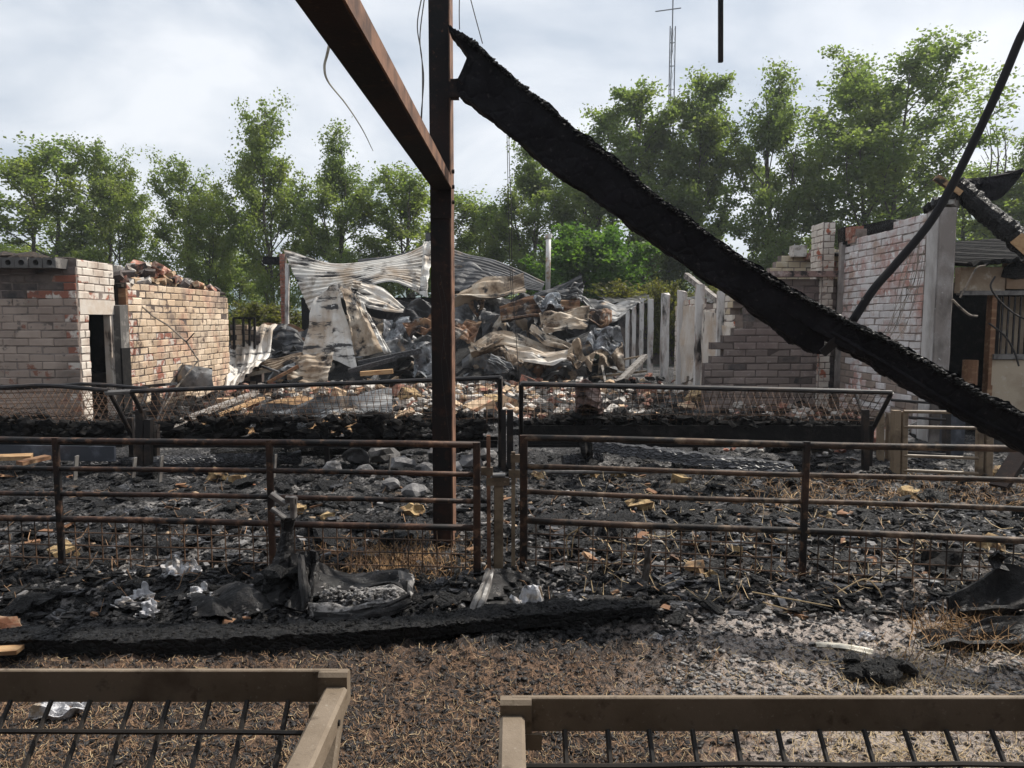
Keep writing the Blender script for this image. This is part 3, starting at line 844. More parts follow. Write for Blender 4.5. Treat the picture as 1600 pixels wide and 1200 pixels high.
part(sheetmb([(pxa - .010, 10.02, .02), (pxa - .010, 10.02, pz - .03)], [(pxa - .022, 9.74, .02), (pxa - .022, 9.74, pz - .05)], 20, 6, crump=.003, seed=5, thick=.012), 'lit_limewash_face', M['pillar_lit_lime'], pil)  # plate paints the lit left face: limewash plus light in its colour
cap = MB()
for i in range(9):
    cap.lump((pxa + .1 + random.uniform(-.16, .22), 9.95 + random.uniform(-.2, .2), pz + .03 + random.random() * .15), (.2, .2, .16))
part(cap, 'burnt_debris', M['char_lump'], pil, kind='stuff')
mb = MB(); mb.box((pxa + .22, 9.9, pz + .12), (.15, .2, .17), Euler((.1, .3, .5)).to_matrix(), jit=.08)
part(mb, 'broken_block', M['rubble_white'], pil)

# mauve frontal wall with stepped broken edge
mw = thing('smoked_wall', 'low smoke-darkened brick wall facing the yard, broken off in steps at its left end', 'brick wall', (4.6, 13.1, 0))
XM0, XM1 = at(1100, 600, 13.1).x, XR - .02
def keepM(s, z):
    x = XM1 - s
    px = 800 + x * FPX / 13.1; py = 500 - (z - 1.65) * FPX / 13.1
    lim = 1100 + max(0, (600 - py)) * .32 + (24 if py < 535 else 0) + (16 if py < 500 else 0)
    return px > lim and z < 2.40
def m_mauve(s, z, r):
    x = XM1 - s
    px = 800 + x * FPX / 13.1
    if z > 2.3: return M['brick_soot']
    return r.choice([M['brick_mauve']] * 7 + [M['brick_soot'], M['brick_red'] if px < 1150 and z > 1 else M['brick_mauve']])
brick_wall(mw, (XM1, 13.1, 0), (-1, 0, 0), (0, -1, 0), XM1 - XM0, 0, 2.45, .40, .125, m_mauve, keep=keepM, seed=13, mortar='mortar_dark')
part(MB().box((XM1 - .62, 13.08, 2.46), (1.2, .26, .10), jit=.006), 'coping', M['sack'], mw)
# crack in the wall is the stepped joint: dark recessed wedge
yg = thing('yellow_gable', 'yellow brick gable end rising behind the smoked wall', 'gable wall', (5.0, 14.6, 0))
def topY(s):
    px = 1316 - s * FPX / 14.6
    if px > 1262: return 1.65 + (500 - 392) / FPX * 14.6
    if px > 1232: return 1.65 + (500 - 404) / FPX * 14.6
    return 1.65 + (500 - (404 + (1232 - px) * 1.1)) / FPX * 14.6
brick_wall(yg, (at(1316, 400, 14.6).x, 14.6, 0), (-1, 0, 0), (0, -1, 0), 1.55, 1.6, 1.6, .24, .12, lambda s, z, r: r.choice([M['brick_yellow']] * 9 + [M['brick_red']]), keep=lambda s, z: z < topY(s), seed=14)
part(MB().box(at(1247, 393, 14.55), (.26, .24, .22), jit=.04), 'coping_block', M['rubble_white'], yg)
part(MB().box(at(1266, 402, 14.5), (.2, .2, .12), jit=.08), 'coping_brick', M['rubble_red'], yg)
brick_wall(yg, (at(1316, 400, 14.6).x, 14.64, 0), (-1, 0, 0), (0, -1, 0), 1.55, 0, 1.6, .40, .125, lambda s, z, r: M['brick_mauve'], seed=15, mortar='mortar_dark')

# whitewashed stub wall with posts
XP = 4.12
ww = thing('whitewashed_wall', 'ragged remnant of whitewashed wall left of the smoked brick wall', 'wall remnant', (XP, 15.5, 0))
def topW(s):
    y = 13.15 + s
    return 2.02 + .22 * math.sin(s * 2.1) * .5 + (.15 if s > 4.4 else 0) - (.5 if s < .5 else 0)
brick_wall(ww, (XP, 13.2, 0), (0, 1, 0), (-1, 0, 0), 5.3, 0, 2.4, .34, .125, lambda s, z, r: r.choice([M['brick_white']] * 6 + [M['brick_yellow']]), keep=lambda s, z: z < topW(s) and not (s < .9 and z < 1.5 - s), seed=16)
for (px, Y, yt, w_) in ((1092, 15.9, 446, .17), (1127, 14.3, 455, .13)):
    x = 800 + 0; tz = at(px, yt, Y).z
    part(MB().box((XP - .06, Y, tz / 2), (w_, w_, tz), jit=.02), 'wall_post', M['whitepost'], ww)
part(sheetmb([(XP - .02, 17.9, 2.0), (XP - .02, 16.3, 1.95)], [(XP - .03, 17.9, .2), (XP - .03, 16.4, .3)], 20, 30, crump=.03, thick=.04, seed=8, ragged=.1), 'plaster_skin', M['plaster'], ww)
for ya, yb, z1, z0_, sd_ in ((15.75, 14.5, 1.85, .15, 18), (14.2, 13.45, 1.55, .5, 19)):
    part(sheetmb([(XP - .02, ya, z1), (XP - .02, yb, z1 - .08)], [(XP - .03, ya, z0_), (XP - .03, yb + .1, z0_ + .2)], 20, 30, crump=.025, thick=.04, seed=sd_, ragged=.2), 'plaster_skin', M['plaster'], ww)
# row of scorched white posts behind
ps = [(1040, 457, 'nearest and thickest of the scorched white posts in the row'), (1017, 468, 'second nearest scorched white post in the row'), (1003, 465, 'third scorched white post in the row, no cap'), (991, 476, 'scorched white post with a dark hole near its top'), (981, 473, 'farthest scorched white post, beside the dark shed'), (1066, 452, 'scorched white post standing against the white wall end')]
for px, yt, lab in ps:
    Y = XP * FPX / (px - 800); Y = min(Y, 26)
    tp = at(px, yt, Y)
    mb = MB(); w_ = .2 if px > 1030 else .15 if px > 1010 else .12
    zs = np.linspace(-.03, tp.z, 9)
    vs = []
    for z in zs:
        for a, b in ((-1, -1), (1, -1), (1, 1), (-1, 1)):
            vs.append((tp.x + a * w_ / 2 + random.uniform(-.012, .012), Y + b * w_ / 2, z + (random.uniform(-.1, .02) if z == zs[-1] else 0)))
    fs = []
    for i in range(8):
        for k in range(4):
            k2 = (k + 1) % 4
            fs.append((i * 4 + k, i * 4 + k2, i * 4 + 4 + k2, i * 4 + 4 + k))
    fs.append((32, 33, 34, 35))
    mb.add(vs, fs)
    single(mb, 'scorched_post', M['whitepost'], lab, 'post', 'row of scorched white posts')
# timber prop leaning behind
single(MB().bar(at(1072, 430, 17.5), at(1122, 470, 16.4), .12, .12), 'leaning_pole', M['timber_grey'], 'grey pole leaning across the gap behind the white wall', 'pole')
shed = thing('dark_shed', 'low dark brick shed behind the row of white posts', 'shed', (5.0, 27.5, 0))
part(MB().box((at(975, 500, 27).x + 3.4, 29.2, .95), (7.4, 3.6, 1.9)), 'wall', M['brick_soot'], shed)
part(sheetmb([(at(950, 480, 27).x, 26.8, 2.25), (9.6, 26.8, 2.35)], [(at(950, 480, 27).x, 31.2, 2.75), (9.6, 31.2, 2.8)], 40, 10, ridges=24, amp=.03, across=True, crump=.05, seed=2), 'roof', M['sheet_dark'], shed)

# ---- stable at far right -------------------------------------------------
YS = 10.4
st = thing('stable_front', 'open fronted stable at the right edge with barred window and beige walls', 'stable', (7.4, YS, 0))
def sx(px): return at(px, 500, YS).x
x0s, x1s = sx(1493), 11.0
zf = lambda py: at(1545, py, YS).z
part(MB().box(((x0s + sx(1562)) / 2, YS, (zf(418) + zf(458)) / 2), (sx(1562) - x0s, .14, zf(418) - zf(458)), jit=.003), 'fascia', M['beige'], st)
part(MB().box(((sx(1562) + x1s) / 2 + .01, YS - .03, (zf(405) + zf(452)) / 2), (x1s - sx(1562), .12, zf(405) - zf(452))), 'fascia_panel', M['brownpanel'], st)
part(MB().box(((x0s + x1s) / 2, YS - .06, zf(458)), (x1s - x0s, .16, .06)), 'lintel_beam', M['galv'], st)
part(MB().box((sx(1547), YS - .02, (zf(460)) / 2), (.07, .12, zf(460))), 'door_post', M['timber_brown'], st)
part(MB().box((sx(1556), YS + .03, (zf(460)) / 2), (.09, .10, zf(460))), 'door_post', M['soot'], st)
part(MB().box(((sx(1548) + x1s) / 2, YS, zf(562) / 2), (x1s - sx(1548), .16, zf(562)), jit=.003), 'lower_wall', M['beige'], st)
part(MB().box(((sx(1548) + x1s) / 2, YS - .01, zf(559) + .02), (x1s - sx(1548), .22, .07)), 'sill', M['galv'], st)
for i in range(22):
    x = sx(1564) + .085 * i
    part(MB().box((x, YS - .02, (zf(462) + zf(557)) / 2), (.02, .02, zf(462) - zf(557))), 'window_bar', M['rack'], st)
part(MB().box(((sx(1588) + x1s) / 2, YS + .5, (zf(462) + zf(557)) / 2), (x1s - sx(1588), .04, zf(462) - zf(557))), 'shutter', M['beige'], st)
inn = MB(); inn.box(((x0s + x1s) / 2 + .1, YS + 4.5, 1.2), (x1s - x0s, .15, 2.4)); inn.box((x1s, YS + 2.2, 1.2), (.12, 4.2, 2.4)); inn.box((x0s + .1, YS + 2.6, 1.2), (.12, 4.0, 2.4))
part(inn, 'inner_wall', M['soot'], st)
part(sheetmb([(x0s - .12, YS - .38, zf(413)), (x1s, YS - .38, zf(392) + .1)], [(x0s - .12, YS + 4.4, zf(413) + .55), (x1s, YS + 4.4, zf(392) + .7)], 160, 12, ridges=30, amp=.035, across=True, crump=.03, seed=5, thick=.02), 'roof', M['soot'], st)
part(MB().lump((sx(1575), YS - .1, zf(425)), (.4, .2, .26)), 'burnt_batten', M['char'], st)
# bucket/keg seen inside the opening
kb = MB(); kb.tube([(sx(1513), YS - .1, zf(600)), (sx(1513), YS - .1, zf(562))], .10, 12)
part(kb, 'drum', M['timber_brown'], st)

# charred rafter with torn ends and black board, on the pillar head
raf = thing('charred_rafter', 'thick cracked charred rafter leaning from the pillar head down to the right edge', 'rafter', at(1500, 330, 9.9))
A, B = at(1493, 290, 9.9), at(1612, 392, 9.3)
NS = 40; rm = MB(); vs = []; fs = []
axis_d = (B - A).normalized(); sd = axis_d.cross(Vector((0, 1, 0))).normalized(); up2 = axis_d.cross(sd)
for i in range(NS):
    p = A + (B - A) * i / (NS - 1)
    for k in range(12):
        a = 2 * math.pi * k / 12
        rr = .135 * (1 + .35 * (vnoise(np.array([i * .9]), np.array([k * .8]), 5)[0] - .5) + random.uniform(-.06, .06))
        vs.append(p + sd * math.cos(a) * rr + up2 * math.sin(a) * rr)
for i in range(NS - 1):
    for k in range(12):
        k2 = (k + 1) % 12
        fs.append((i * 12 + k, i * 12 + k2, (i + 1) * 12 + k2, (i + 1) * 12 + k))
fs += [tuple(range(11, -1, -1)), tuple((NS - 1) * 12 + k for k in range(12))]
rm.add(vs, fs); part(rm, 'charred_shaft', M['char'], raf)
part(MB().bar(at(1462, 277, 9.8), at(1500, 303, 9.75), .1, .07), 'torn_end', M['timber'], raf)
part(MB().bar(at(1588, 372, 9.25), at(1625, 405, 9.1), .16, .16), 'torn_end', M['timber'], raf)
single(sheetmb([at(1492, 283, 10.1), at(1545, 276, 10.1), at(1597, 264, 10.1)], [at(1520, 300, 10.1), at(1555, 312, 10.1), at(1597, 272, 10.1)], 24, 8, crump=.03, thick=.05, seed=6),
       'charred_board', M['char_smooth'], 'black triangular board jutting right above the charred rafter', 'board')

# fallen curved steel pipe at right
pts = [at(1625, -10, 5.0), at(1604, 40, 5.0), at(1592, 64, 5.0), at(1560, 140, 4.98), at(1500, 265, 4.95), at(1455, 345, 4.9), at(1400, 412, 4.85), at(1365, 452, 4.8), at(1330, 505, 4.75)]
pc = poly(pts, 40)
bp_ = thing('bent_pipe', 'long bent black steel pipe slanting down in front of the flaking wall', 'steel pipe', pts[-1])
part(MB().tube([Vector(p) for p in pc], .027, 10), 'shaft', M['pipe'], bp_, smooth=True)
part(MB().tube([at(1347, 467, 4.76), at(1347.5, 467, 4.70)], .008, 8), 'bolt_hole', M['galv'], bp_)

# loose wires at the pillar and stable
for j, (pp, lab) in enumerate([([(1555, 432), (1548, 448), (1562, 470), (1585, 490), (1605, 500)], 'dark cable sagging across the stable opening'),
                               ([(1488, 468), (1500, 480), (1515, 492), (1527, 494)], 'pale wire end dangling beside the pillar'),
                               ([(1500, 465), (1508, 450), (1525, 420), (1540, 415)], 'curly wire looping under the stable roof edge'),
                               ([(1545, 505), (1570, 525), (1585, 550), (1592, 572)], 'thin dark cable hanging before the barred window')]):
    single(MB().tube([Vector(p) for p in poly([at(a, b, 9.7) for a, b in pp], 24)], .012 if j != 1 else .016, 6), 'wire', M['cable'] if j in (0, 3) else M['twig'], lab, 'wire')
mb = MB()
for i in range(9):
    a = 1448 - i * 3 + random.uniform(-3, 3)
    mb.tube([Vector(p) for p in poly([at(a, 385 + random.uniform(-8, 8), 10.1), at(a - 14 + random.uniform(-8, 8), 440, 10.0), at(a - 34 + random.uniform(-12, 10), 500 + random.uniform(0, 20), 9.9), at(a - 60, 540 + random.uniform(-10, 10), 9.8)], 16)], .004, 4)
single(mb, 'wire_tangle', M['twig'], 'fine wires trailing down the flaking wall beside the pillar', 'wires', kind='stuff')


# ------------------------------------------------------------------ TREES
def make_tree(seed, H, Wd, n_limb=22, leaves=34, leaf=.13, cols=('leaf',), low=.14, upright=1.0, trunk_r=.2, twigs=6, fork=2):
    r = random.Random(seed); nr = np.random.default_rng(seed)
    tm = MB(); cents = []
    stems = []
    for st_ in range(fork):
        path = [Vector((0, 0, -.2))]
        x = y = 0; az = 6.28 * st_ / max(1, fork) + r.uniform(0, 1.5)
        sp_ = 0 if fork == 1 else Wd * r.uniform(.20, .34)
        hh_ = H * (.95 if st_ == 0 else r.uniform(.74, .92))
        for i in range(1, 11):
            f = i / 10
            x += r.uniform(-.12, .12); y += r.uniform(-.12, .12)
            path.append(Vector((x + math.cos(az) * sp_ * f ** .8, y + math.sin(az) * sp_ * f ** .8, hh_ * f)))
        tm.tube(path, trunk_r * (1 if st_ == 0 else .75), 8, .02)
        stems.append(path)
    for i in range(n_limb):
        path = stems[i % fork]
        t = low + (.98 - low) * ((i + r.random()) / n_limb)
        f = t * 9.95; k = min(int(f), 9); p = path[k].lerp(path[k + 1], f - k)
        az = i * 2.399 + r.uniform(-.5, .5)
        prof = math.sin(math.pi * min(1, max(0, (t - low * .5) / (1.06 - low * .5))) ** .75) ** .8
        Lm = Wd * (.28 + .95 * prof) * r.uniform(.6, 1.25)
        el = (R(14) + R(44) * t) * upright
        d = Vector((math.cos(az) * math.cos(el), math.sin(az) * math.cos(el), math.sin(el)))
        q = p.copy(); lp = [q.copy()]
        ns = 6
        for s_ in range(ns):
            d = (d + Vector((r.uniform(-.2, .2), r.uniform(-.2, .2), .12))).normalized()
            q = q + d * Lm / ns; lp.append(q.copy())
        tm.tube(lp, trunk_r * .36 * (1 - .6 * t), 5, .012)
        nt_ = max(3, int(twigs * (.5 + .6 * Lm / Wd)))
        for k in range(nt_):
            s_ = .25 + .75 * (k + r.random()) / nt_
            f = min(s_, .999) * ns; kk = min(int(f), ns - 1); b = lp[kk].lerp(lp[kk + 1], f - kk)
            dd = ((lp[kk + 1] - lp[kk]).normalized() + Vector((r.gauss(0, .7), r.gauss(0, .7), r.gauss(.3, .5)))).normalized()
            tl = r.uniform(.45, 1.3) * (Wd / 3.4)
            e = b + dd * tl
            tm.tube([b, b.lerp(e, .5) + Vector((0, 0, .04)), e], .020, 4, .006)
            cents.append((b.lerp(e, .45), r.uniform(.13, .26) * (Wd / 3.4) ** .7))
            cents.append((e, r.uniform(.16, .36) * (Wd / 3.4) ** .7))
    C = np.array([tuple(c[0]) for c in cents]); S = np.array([c[1] for c in cents])
    cn = nr.integers(int(leaves * .4), int(leaves * 1.6), len(C))
    idx = np.repeat(np.arange(len(C)), cn)
    P = C[idx] + nr.normal(size=(len(idx), 3)) * S[idx][:, None] * np.array([1.1, 1.1, .85])
    n = len(P)
    a = nr.normal(size=(n, 3)); a /= np.linalg.norm(a, axis=1, keepdims=True)
    b = nr.normal(size=(n, 3)); b -= a * (a * b).sum(1, keepdims=True); b /= np.linalg.norm(b, axis=1, keepdims=True)
    s_ = (leaf * nr.uniform(.5, 1.1, n))[:, None]
    nn = np.cross(a, b)
    v0 = P - a * s_; v1 = P + b * s_ * .7 + nn * s_ * .18; v2 = P + a * s_; v3 = P - b * s_ * .7 + nn * s_ * .18
    V = np.stack([v0, v1, v2, v3], 1).reshape(-1, 3)
    F = np.arange(n * 4).reshape(-1, 4)
    me = bpy.data.meshes.new('crown')
    me.vertices.add(len(V)); me.vertices.foreach_set('co', V.reshape(-1))
    me.loops.add(F.size); me.loops.foreach_set('vertex_index', F.reshape(-1).astype(np.int32))
    me.polygons.add(n)
    me.polygons.foreach_set('loop_start', np.arange(0, F.size, 4, dtype=np.int32))
    me.polygons.foreach_set('loop_total', np.full(n, 4, np.int32))
    me.update(calc_edges=True)
    me.materials.append(M[cols[0]])
    tr = tm.data('trunk', smooth=True); tr.materials.append(M['bark'])
    rad = float(np.percentile(np.abs(P[:, 0]), 95)); top = float(np.percentile(P[:, 2], 99.97))
    return (tr, me), top, rad

PROTO = {
    'broad': make_tree(1, 13, 3.6, 34, 76, fork=2, leaf=.108),
    'narrow': make_tree(2, 15, 2.6, 38, 72, cols=('leaf_dark',), fork=2, upright=1.12, leaf=.105),
    'mid': make_tree(3, 14, 3.2, 36, 74, cols=('leaf_dark',), fork=3, leaf=.105),
    'wide': make_tree(4, 17, 4.4, 50, 80, cols=('leaf_dark',), upright=1.1, fork=3, twigs=7, leaf=.11),
    'loose': make_tree(5, 13, 3.4, 30, 64, fork=2, leaf=.105),
}
def place_tree(kind, px, top, Y, wpx, rz, label, name='poplar_tree', group='poplars behind the yard'):
    (tr, cr), H0, W0 = PROTO[kind]
    tp_ = at(px, top, Y)
    h = tp_.z
    sz = h / H0
    sxy = (wpx / 2 / FPX * Y) / W0
    e = thing(name, label, 'tree', (tp_.x, Y, 0), group)
    e.rotation_euler = (0, 0, rz)
    e.scale = (sxy, sxy, sz)
    for nm, me in (('trunk', tr), ('crown', cr)):
        o = bpy.data.objects.new(nm, me); COL.objects.link(o); o.parent = e
    return e

TREES = [
    ('loose', 50, 208, 40, 150, .3, 'poplar at the left edge, its top over the outbuilding slab'),
    ('broad', 160, 210, 41, 115, 1.9, 'poplar rising just left of the first sky gap, behind the doorway'),
    ('broad', 300, 240, 40, 125, 2.7, 'lower poplar right of the first sky gap, above the tan brick wall'),
    ('broad', 425, 163, 40, 125, 4.2, 'poplar with the tallest top left of the steel column'),
    ('mid', 520, 192, 39, 120, .9, 'spreading poplar between the tallest left one and the slanting steel beam'),
    ('loose', 640, 262, 40, 130, 3.9, 'thin poplar seen under the slanting steel beam'),
    ('loose', 735, 292, 42, 130, 2.2, 'low poplar just right of the steel column'),
    ('mid', 825, 200, 40, 140, .4, 'poplar under the upper part of the charred beam, hung with wires'),
    ('narrow', 928, 165, 42, 95, 5.6, 'slim poplar left of the aerial mast, above the round green tree'),
    ('narrow', 1012, 134, 41, 105, 2.9, 'poplar with the aerial mast in front of it'),
    ('narrow', 1102, 106, 41, 105, .2, 'poplar next right of the aerial mast'),
    ('mid', 1222, 92, 40, 140, 3.3, 'full poplar left of the tallest tree on the right'),
    ('wide', 1390, 56, 40, 205, 5.2, 'tallest and widest poplar, above the flaking wall'),
    ('loose', 1545, 245, 41, 150, 1.2, 'lower poplar right of the bent pipe, bare twigs at its top'),
    ('broad', 1622, 190, 40, 140, .7, 'poplar cut off by the right edge of the picture'),
]
for tdef in TREES:
    place_tree(*tdef)
# far under-storey: lower, wide crowns closing the foot of the poplar row
UND = [(-10, 372, 'left edge'), (95, 385, 'second from the left'), (352, 368, 'beyond the tan wall'), 
       (735, 385, 'behind the steel column'), (1020, 392, 'right of the round green tree'), (1285, 350, 'behind the wall top'), (1420, 345, 'behind the concrete pillar'), (1530, 335, 'behind the charred rafter'), (1610, 340, 'at the right edge')]
for i, (px, tp_, w) in enumerate(UND):
    place_tree('loose' if i % 2 else 'broad', px, tp_, 46 + (i % 3), 115, i * 1.3, 'lower background tree ' + w, 'background_tree', 'lower trees behind the poplars')
# bare twigs above a tree on the right
PROTO['maple'] = make_tree(9, 6, 2.6, 44, 60, leaf=.11, cols=('leaf_bright',), low=.04, upright=.8, fork=1, twigs=9)
place_tree('maple', 918, 345, 34, 150, 1.0, 'round bright green tree behind the flue pipe', 'green_tree', None)
PROTO['shrub'] = make_tree(10, 2.4, 1.4, 26, 34, leaf=.07, cols=('leaf_shrub',), low=.04, upright=.8, trunk_r=.07, fork=1, twigs=8)
for px, tp_, Y, w, lab in ((395, 470, 24, 90, 'scorched shrub between the tan wall and the sagging roof'), (432, 482, 26, 70, 'yellowing shrub at the foot of the sagging roof post'),
                           (1000, 440, 31, 120, 'olive shrub above the row of white posts'), (1050, 436, 27, 60, 'shrub tuft growing over the heads of the white posts'), (955, 452, 33, 120, 'pale shrub below the round green tree'), (1090, 455, 30, 90, 'shrub behind the whitewashed wall'), (1140, 440, 30, 110, 'shrub under the charred beam by the white wall')):
    place_tree('shrub', px, tp_, Y, w, px, lab, 'shrub', None)
bt = MB()
for x in (1543, 1556, 1566):
    b = at(x, 300, 40); tpn = at(x + random.uniform(-6, 6), 186 + random.uniform(0, 12), 40)
    bt.tube([b, b.lerp(tpn, .5) + Vector((.15, 0, 0)), tpn], .06, 5, .015)
    for k in range(4):
        q = b.lerp(tpn, .35 + .15 * k)
        bt.tube([q, q + Vector((random.uniform(-.5, .5), 0, random.uniform(.6, 1.1)))], .025, 4, .01)
bto = single(bt, 'bare_branch', M['bark'], 'bare dead branches sticking up above the lower right poplar', 'dead branches')

# ------------------------------------------------------------------ aerial mast and flue
mast = thing('aerial_mast', 'tall lattice aerial mast with a crossbar among the poplars', 'aerial mast', (at(1046, 300, 43.5).x, 43.5, 0))
mx, my = at(1046, 300, 43.5).x, 43.5
zt = at(1046, 42, 43.5).z
rw = .15
legs = [(mx - rw, my - rw * .6), (mx + rw, my - rw * .6), (mx, my + rw)]
for lx, ly in legs:
    part(MB().tube([(lx, ly, 0), (lx, ly, zt)], .030, 6), 'mast_leg', M['mast'], mast)
zz = .6
br = MB()
while zz < zt:
    for a in range(3):
        b = (a + 1) % 3
        br.tube([(*legs[a], zz), (*legs[b], zz)], .014, 4)
        br.tube([(*legs[a], zz), (*legs[b], min(zt, zz + 1.3))], .008, 4)
    zz += 1.3
part(br, 'lattice_bracing', M['mast'], mast, kind='stuff')
ztop = at(1046, -2, 43.5).z
part(MB().tube([(mx, my, zt - 1.4), (mx, my, ztop)], .035, 6), 'aerial_pole', M['mast'], mast)
part(MB().tube([at(1024, 18, 43.5), at(1064, 12.5, 43.5)], .03, 6), 'crossbar', M['mast'], mast)
fl = thing('flue_pipe', 'slim white flue pipe standing behind the crumpled sheets', 'flue pipe', at(856, 445, 24.5))
part(MB().tube([at(856, 455, 24.5), at(857, 371, 24.5)], .085, 12), 'pipe', M['white_pipe'], fl, smooth=True)
part(MB().tube([at(857, 372, 24.5), at(857, 366, 24.5)], .12, 12), 'cowl', M['white_pipe'], fl)

# ------------------------------------------------------------------ COLLAPSED HALL: heap of sheets
def P3(l): return [at(*p) for p in l]
# dark mound core
U_, V_ = np.meshgrid(np.linspace(-8.4, 3.6, 90), np.linspace(17.5, 25, 50), indexing='ij')
env = np.clip((U_ + 8.2) / 2.2, 0, 1) * np.clip((3.5 - U_) / 2.2, 0, 1)
prof = np.clip((V_ - 18.3) / 3.2, 0, 1) ** .8 * np.clip((25 - V_) / 1.5, 0, 1)
hm = (1.0 + .9 * np.exp(-((U_ + 1.0) / 2.6) ** 2) + .4 * np.exp(-((U_ + 5) / 1.6) ** 2)) * env * prof
hm = hm + (fbm(U_ * 2.2, V_ * 2.2, 4, 77) - .5) * .7 * env * np.clip(prof * 3, 0, 1) - .06
mnd = fast_grid('burnt_debris_mound', np.stack([U_, V_, hm], -1), M['char_lump'])
tag(mnd, 'black burnt debris mounded beneath the crumpled roof sheets', 'debris mound', kind='stuff')

def sheet(label, m, top, bot, cat='roof sheet', name='crumpled_sheet', **kw):
    if name == 'crumpled_sheet':
        kw.setdefault('nu', 64); kw.setdefault('nv', 40); kw.setdefault('ridges', 5); kw.setdefault('amp', .022)
        kw['nu'] = max(kw['nu'], 44); kw['nv'] = max(kw['nv'], 36)
    mb = sheetmb(P3(top), P3(bot), **kw)
    return single(mb, name, M[m], label, cat, 'sheets of the collapsed roof', smooth=True)
H = 'collapsed roof'
sheet('sagging corrugated roof sheet fanned out from a peak left of the steel column', 'sheet_white',
      [(442, 389, 22), (520, 411, 22), (600, 404, 22), (673, 378, 22.3)], [(487, 492, 20.8), (545, 462, 20.6), (610, 440, 20.6), (667, 462, 20.8)], nu=90, nv=90, ridges=14, amp=.030, crump=.06, seed=3, name='sagging_roof_sheet')
sheet('pale folded ridge flashing at the right end of the sagging sheet', 'sheet_white', [(662, 377, 21.9), (674, 376, 21.7)], [(654, 458, 20.6), (668, 464, 20.4)], crump=.04, seed=4, nu=12)
sheet('dark roof slope above the sagging sheet', 'sheet_dark', [(560, 408, 23.5), (620, 396, 23.5), (675, 374, 23.5)], [(560, 416, 22.5), (620, 414, 22.5), (675, 410, 22.5)], ridges=6, seed=5)
sheet('big tent-shaped pale sheet standing left of the steel column, its left slope', 'sheet_white', [(486, 474, 18.9), (508, 452, 18.9), (526, 441, 18.8)], [(472, 554, 18.4), (515, 560, 18.2), (557, 578, 18.0)], nu=50, nv=50, ridges=4, amp=.02, across=True, crump=.07, seed=6, bulge=.1)
sheet('brown stained inner slope of the tent-shaped sheet', 'sheet_tan', [(527, 442, 18.8), (546, 452, 19.0), (562, 468, 19.0)], [(555, 556, 18.3), (580, 555, 18.5), (604, 548, 18.6)], nu=40, nv=50, crump=.10, seed=7, bulge=-.18)
sheet('narrow white flange along the right edge of the tent-shaped sheet', 'sheet_white', [(556, 458, 18.7), (562, 468, 18.7)], [(600, 552, 18.3), (612, 552, 18.3)], crump=.03, seed=8, nu=8)
sheet('pale sheet with folded corner beside the top of the tent-shaped sheet', 'sheet_white', [(552, 438, 19.6), (590, 448, 19.8), (632, 482, 19.9)], [(560, 470, 19.2), (590, 484, 19.2), (630, 486, 19.4)], crump=.05, seed=9, bulge=.06)
sheet('small upright white flap at the tip of the folded corner', 'sheet_white', [(551, 437, 19.3), (566, 440, 19.4)], [(547, 462, 19.2), (554, 462, 19.2)], crump=.02, seed=10, nu=8)
sheet('tan crumpled sheet at the foot of the tent-shaped sheet', 'sheet_tan', [(470, 556, 17.9), (495, 551, 17.8), (522, 552, 17.7)], [(448, 592, 17.4), (480, 600, 17.2), (512, 597, 17.2)], crump=.08, seed=11, cf=2.5)
sheet('grey rumpled sheet draped at the left end of the heap', 'sheet_white', [(354, 540, 18.3), (390, 518, 18.5), (433, 506, 18.7)], [(341, 602, 17.0), (365, 604, 16.9), (404, 574, 17.2)], nu=60, nv=40, ridges=6, amp=.03, across=True, crump=.07, seed=12, bulge=.12)
sheet('black underside of the sheet draped at the left end', 'sheet_dark', [(431, 508, 19.7), (450, 508, 19.9), (478, 530, 19.9)], [(398, 575, 18.9), (430, 560, 19.1), (474, 548, 19.2)], crump=.08, seed=13, bulge=0)
sheet('stack of thin ribbed strips left of the tan sheet', 'sheet_tan', [(398, 572, 17.9), (430, 560, 18.2), (474, 552, 18.2)], [(380, 588, 17.6), (425, 578, 17.6), (468, 560, 17.7)], ridges=5, amp=.05, crump=.03, seed=14)
sheet('bluish sheet crumpled right of the tent-shaped sheet', 'sheet_blue', [(598, 500, 19.2), (625, 498, 19.4), (640, 515, 19.4)], [(600, 540, 18.7), (625, 548, 18.7), (655, 535, 18.8)], crump=.2, seed=15)
sheet('grey folded sheet just left of the steel column', 'sheet_grey', [(600, 540, 18.6), (640, 528, 18.8), (676, 520, 19)], [(616, 566, 18.1), (650, 560, 18.2), (680, 548, 18.4)], crump=.16, seed=16)
sheet('white curled sheet at the foot of the heap left of the column', 'sheet_blue', [(645, 548, 18), (662, 540, 18), (680, 535, 18)], [(640, 580, 17.6), (660, 585, 17.5), (682, 590, 17.5)], crump=.14, seed=17, bulge=.3)
sheet('dark sheet behind the bluish one', 'sheet_dark', [(598, 470, 20), (640, 468, 20), (678, 476, 20)], [(610, 520, 19.4), (640, 512, 19.4), (680, 516, 19.4)], crump=.22, seed=18)
sheet('rusty sheet fold against the column on its left side', 'sheet_rust', [(630, 508, 19), (655, 500, 19), (680, 494, 19)], [(640, 524, 18.6), (660, 520, 18.6), (680, 516, 18.6)], crump=.12, seed=19)
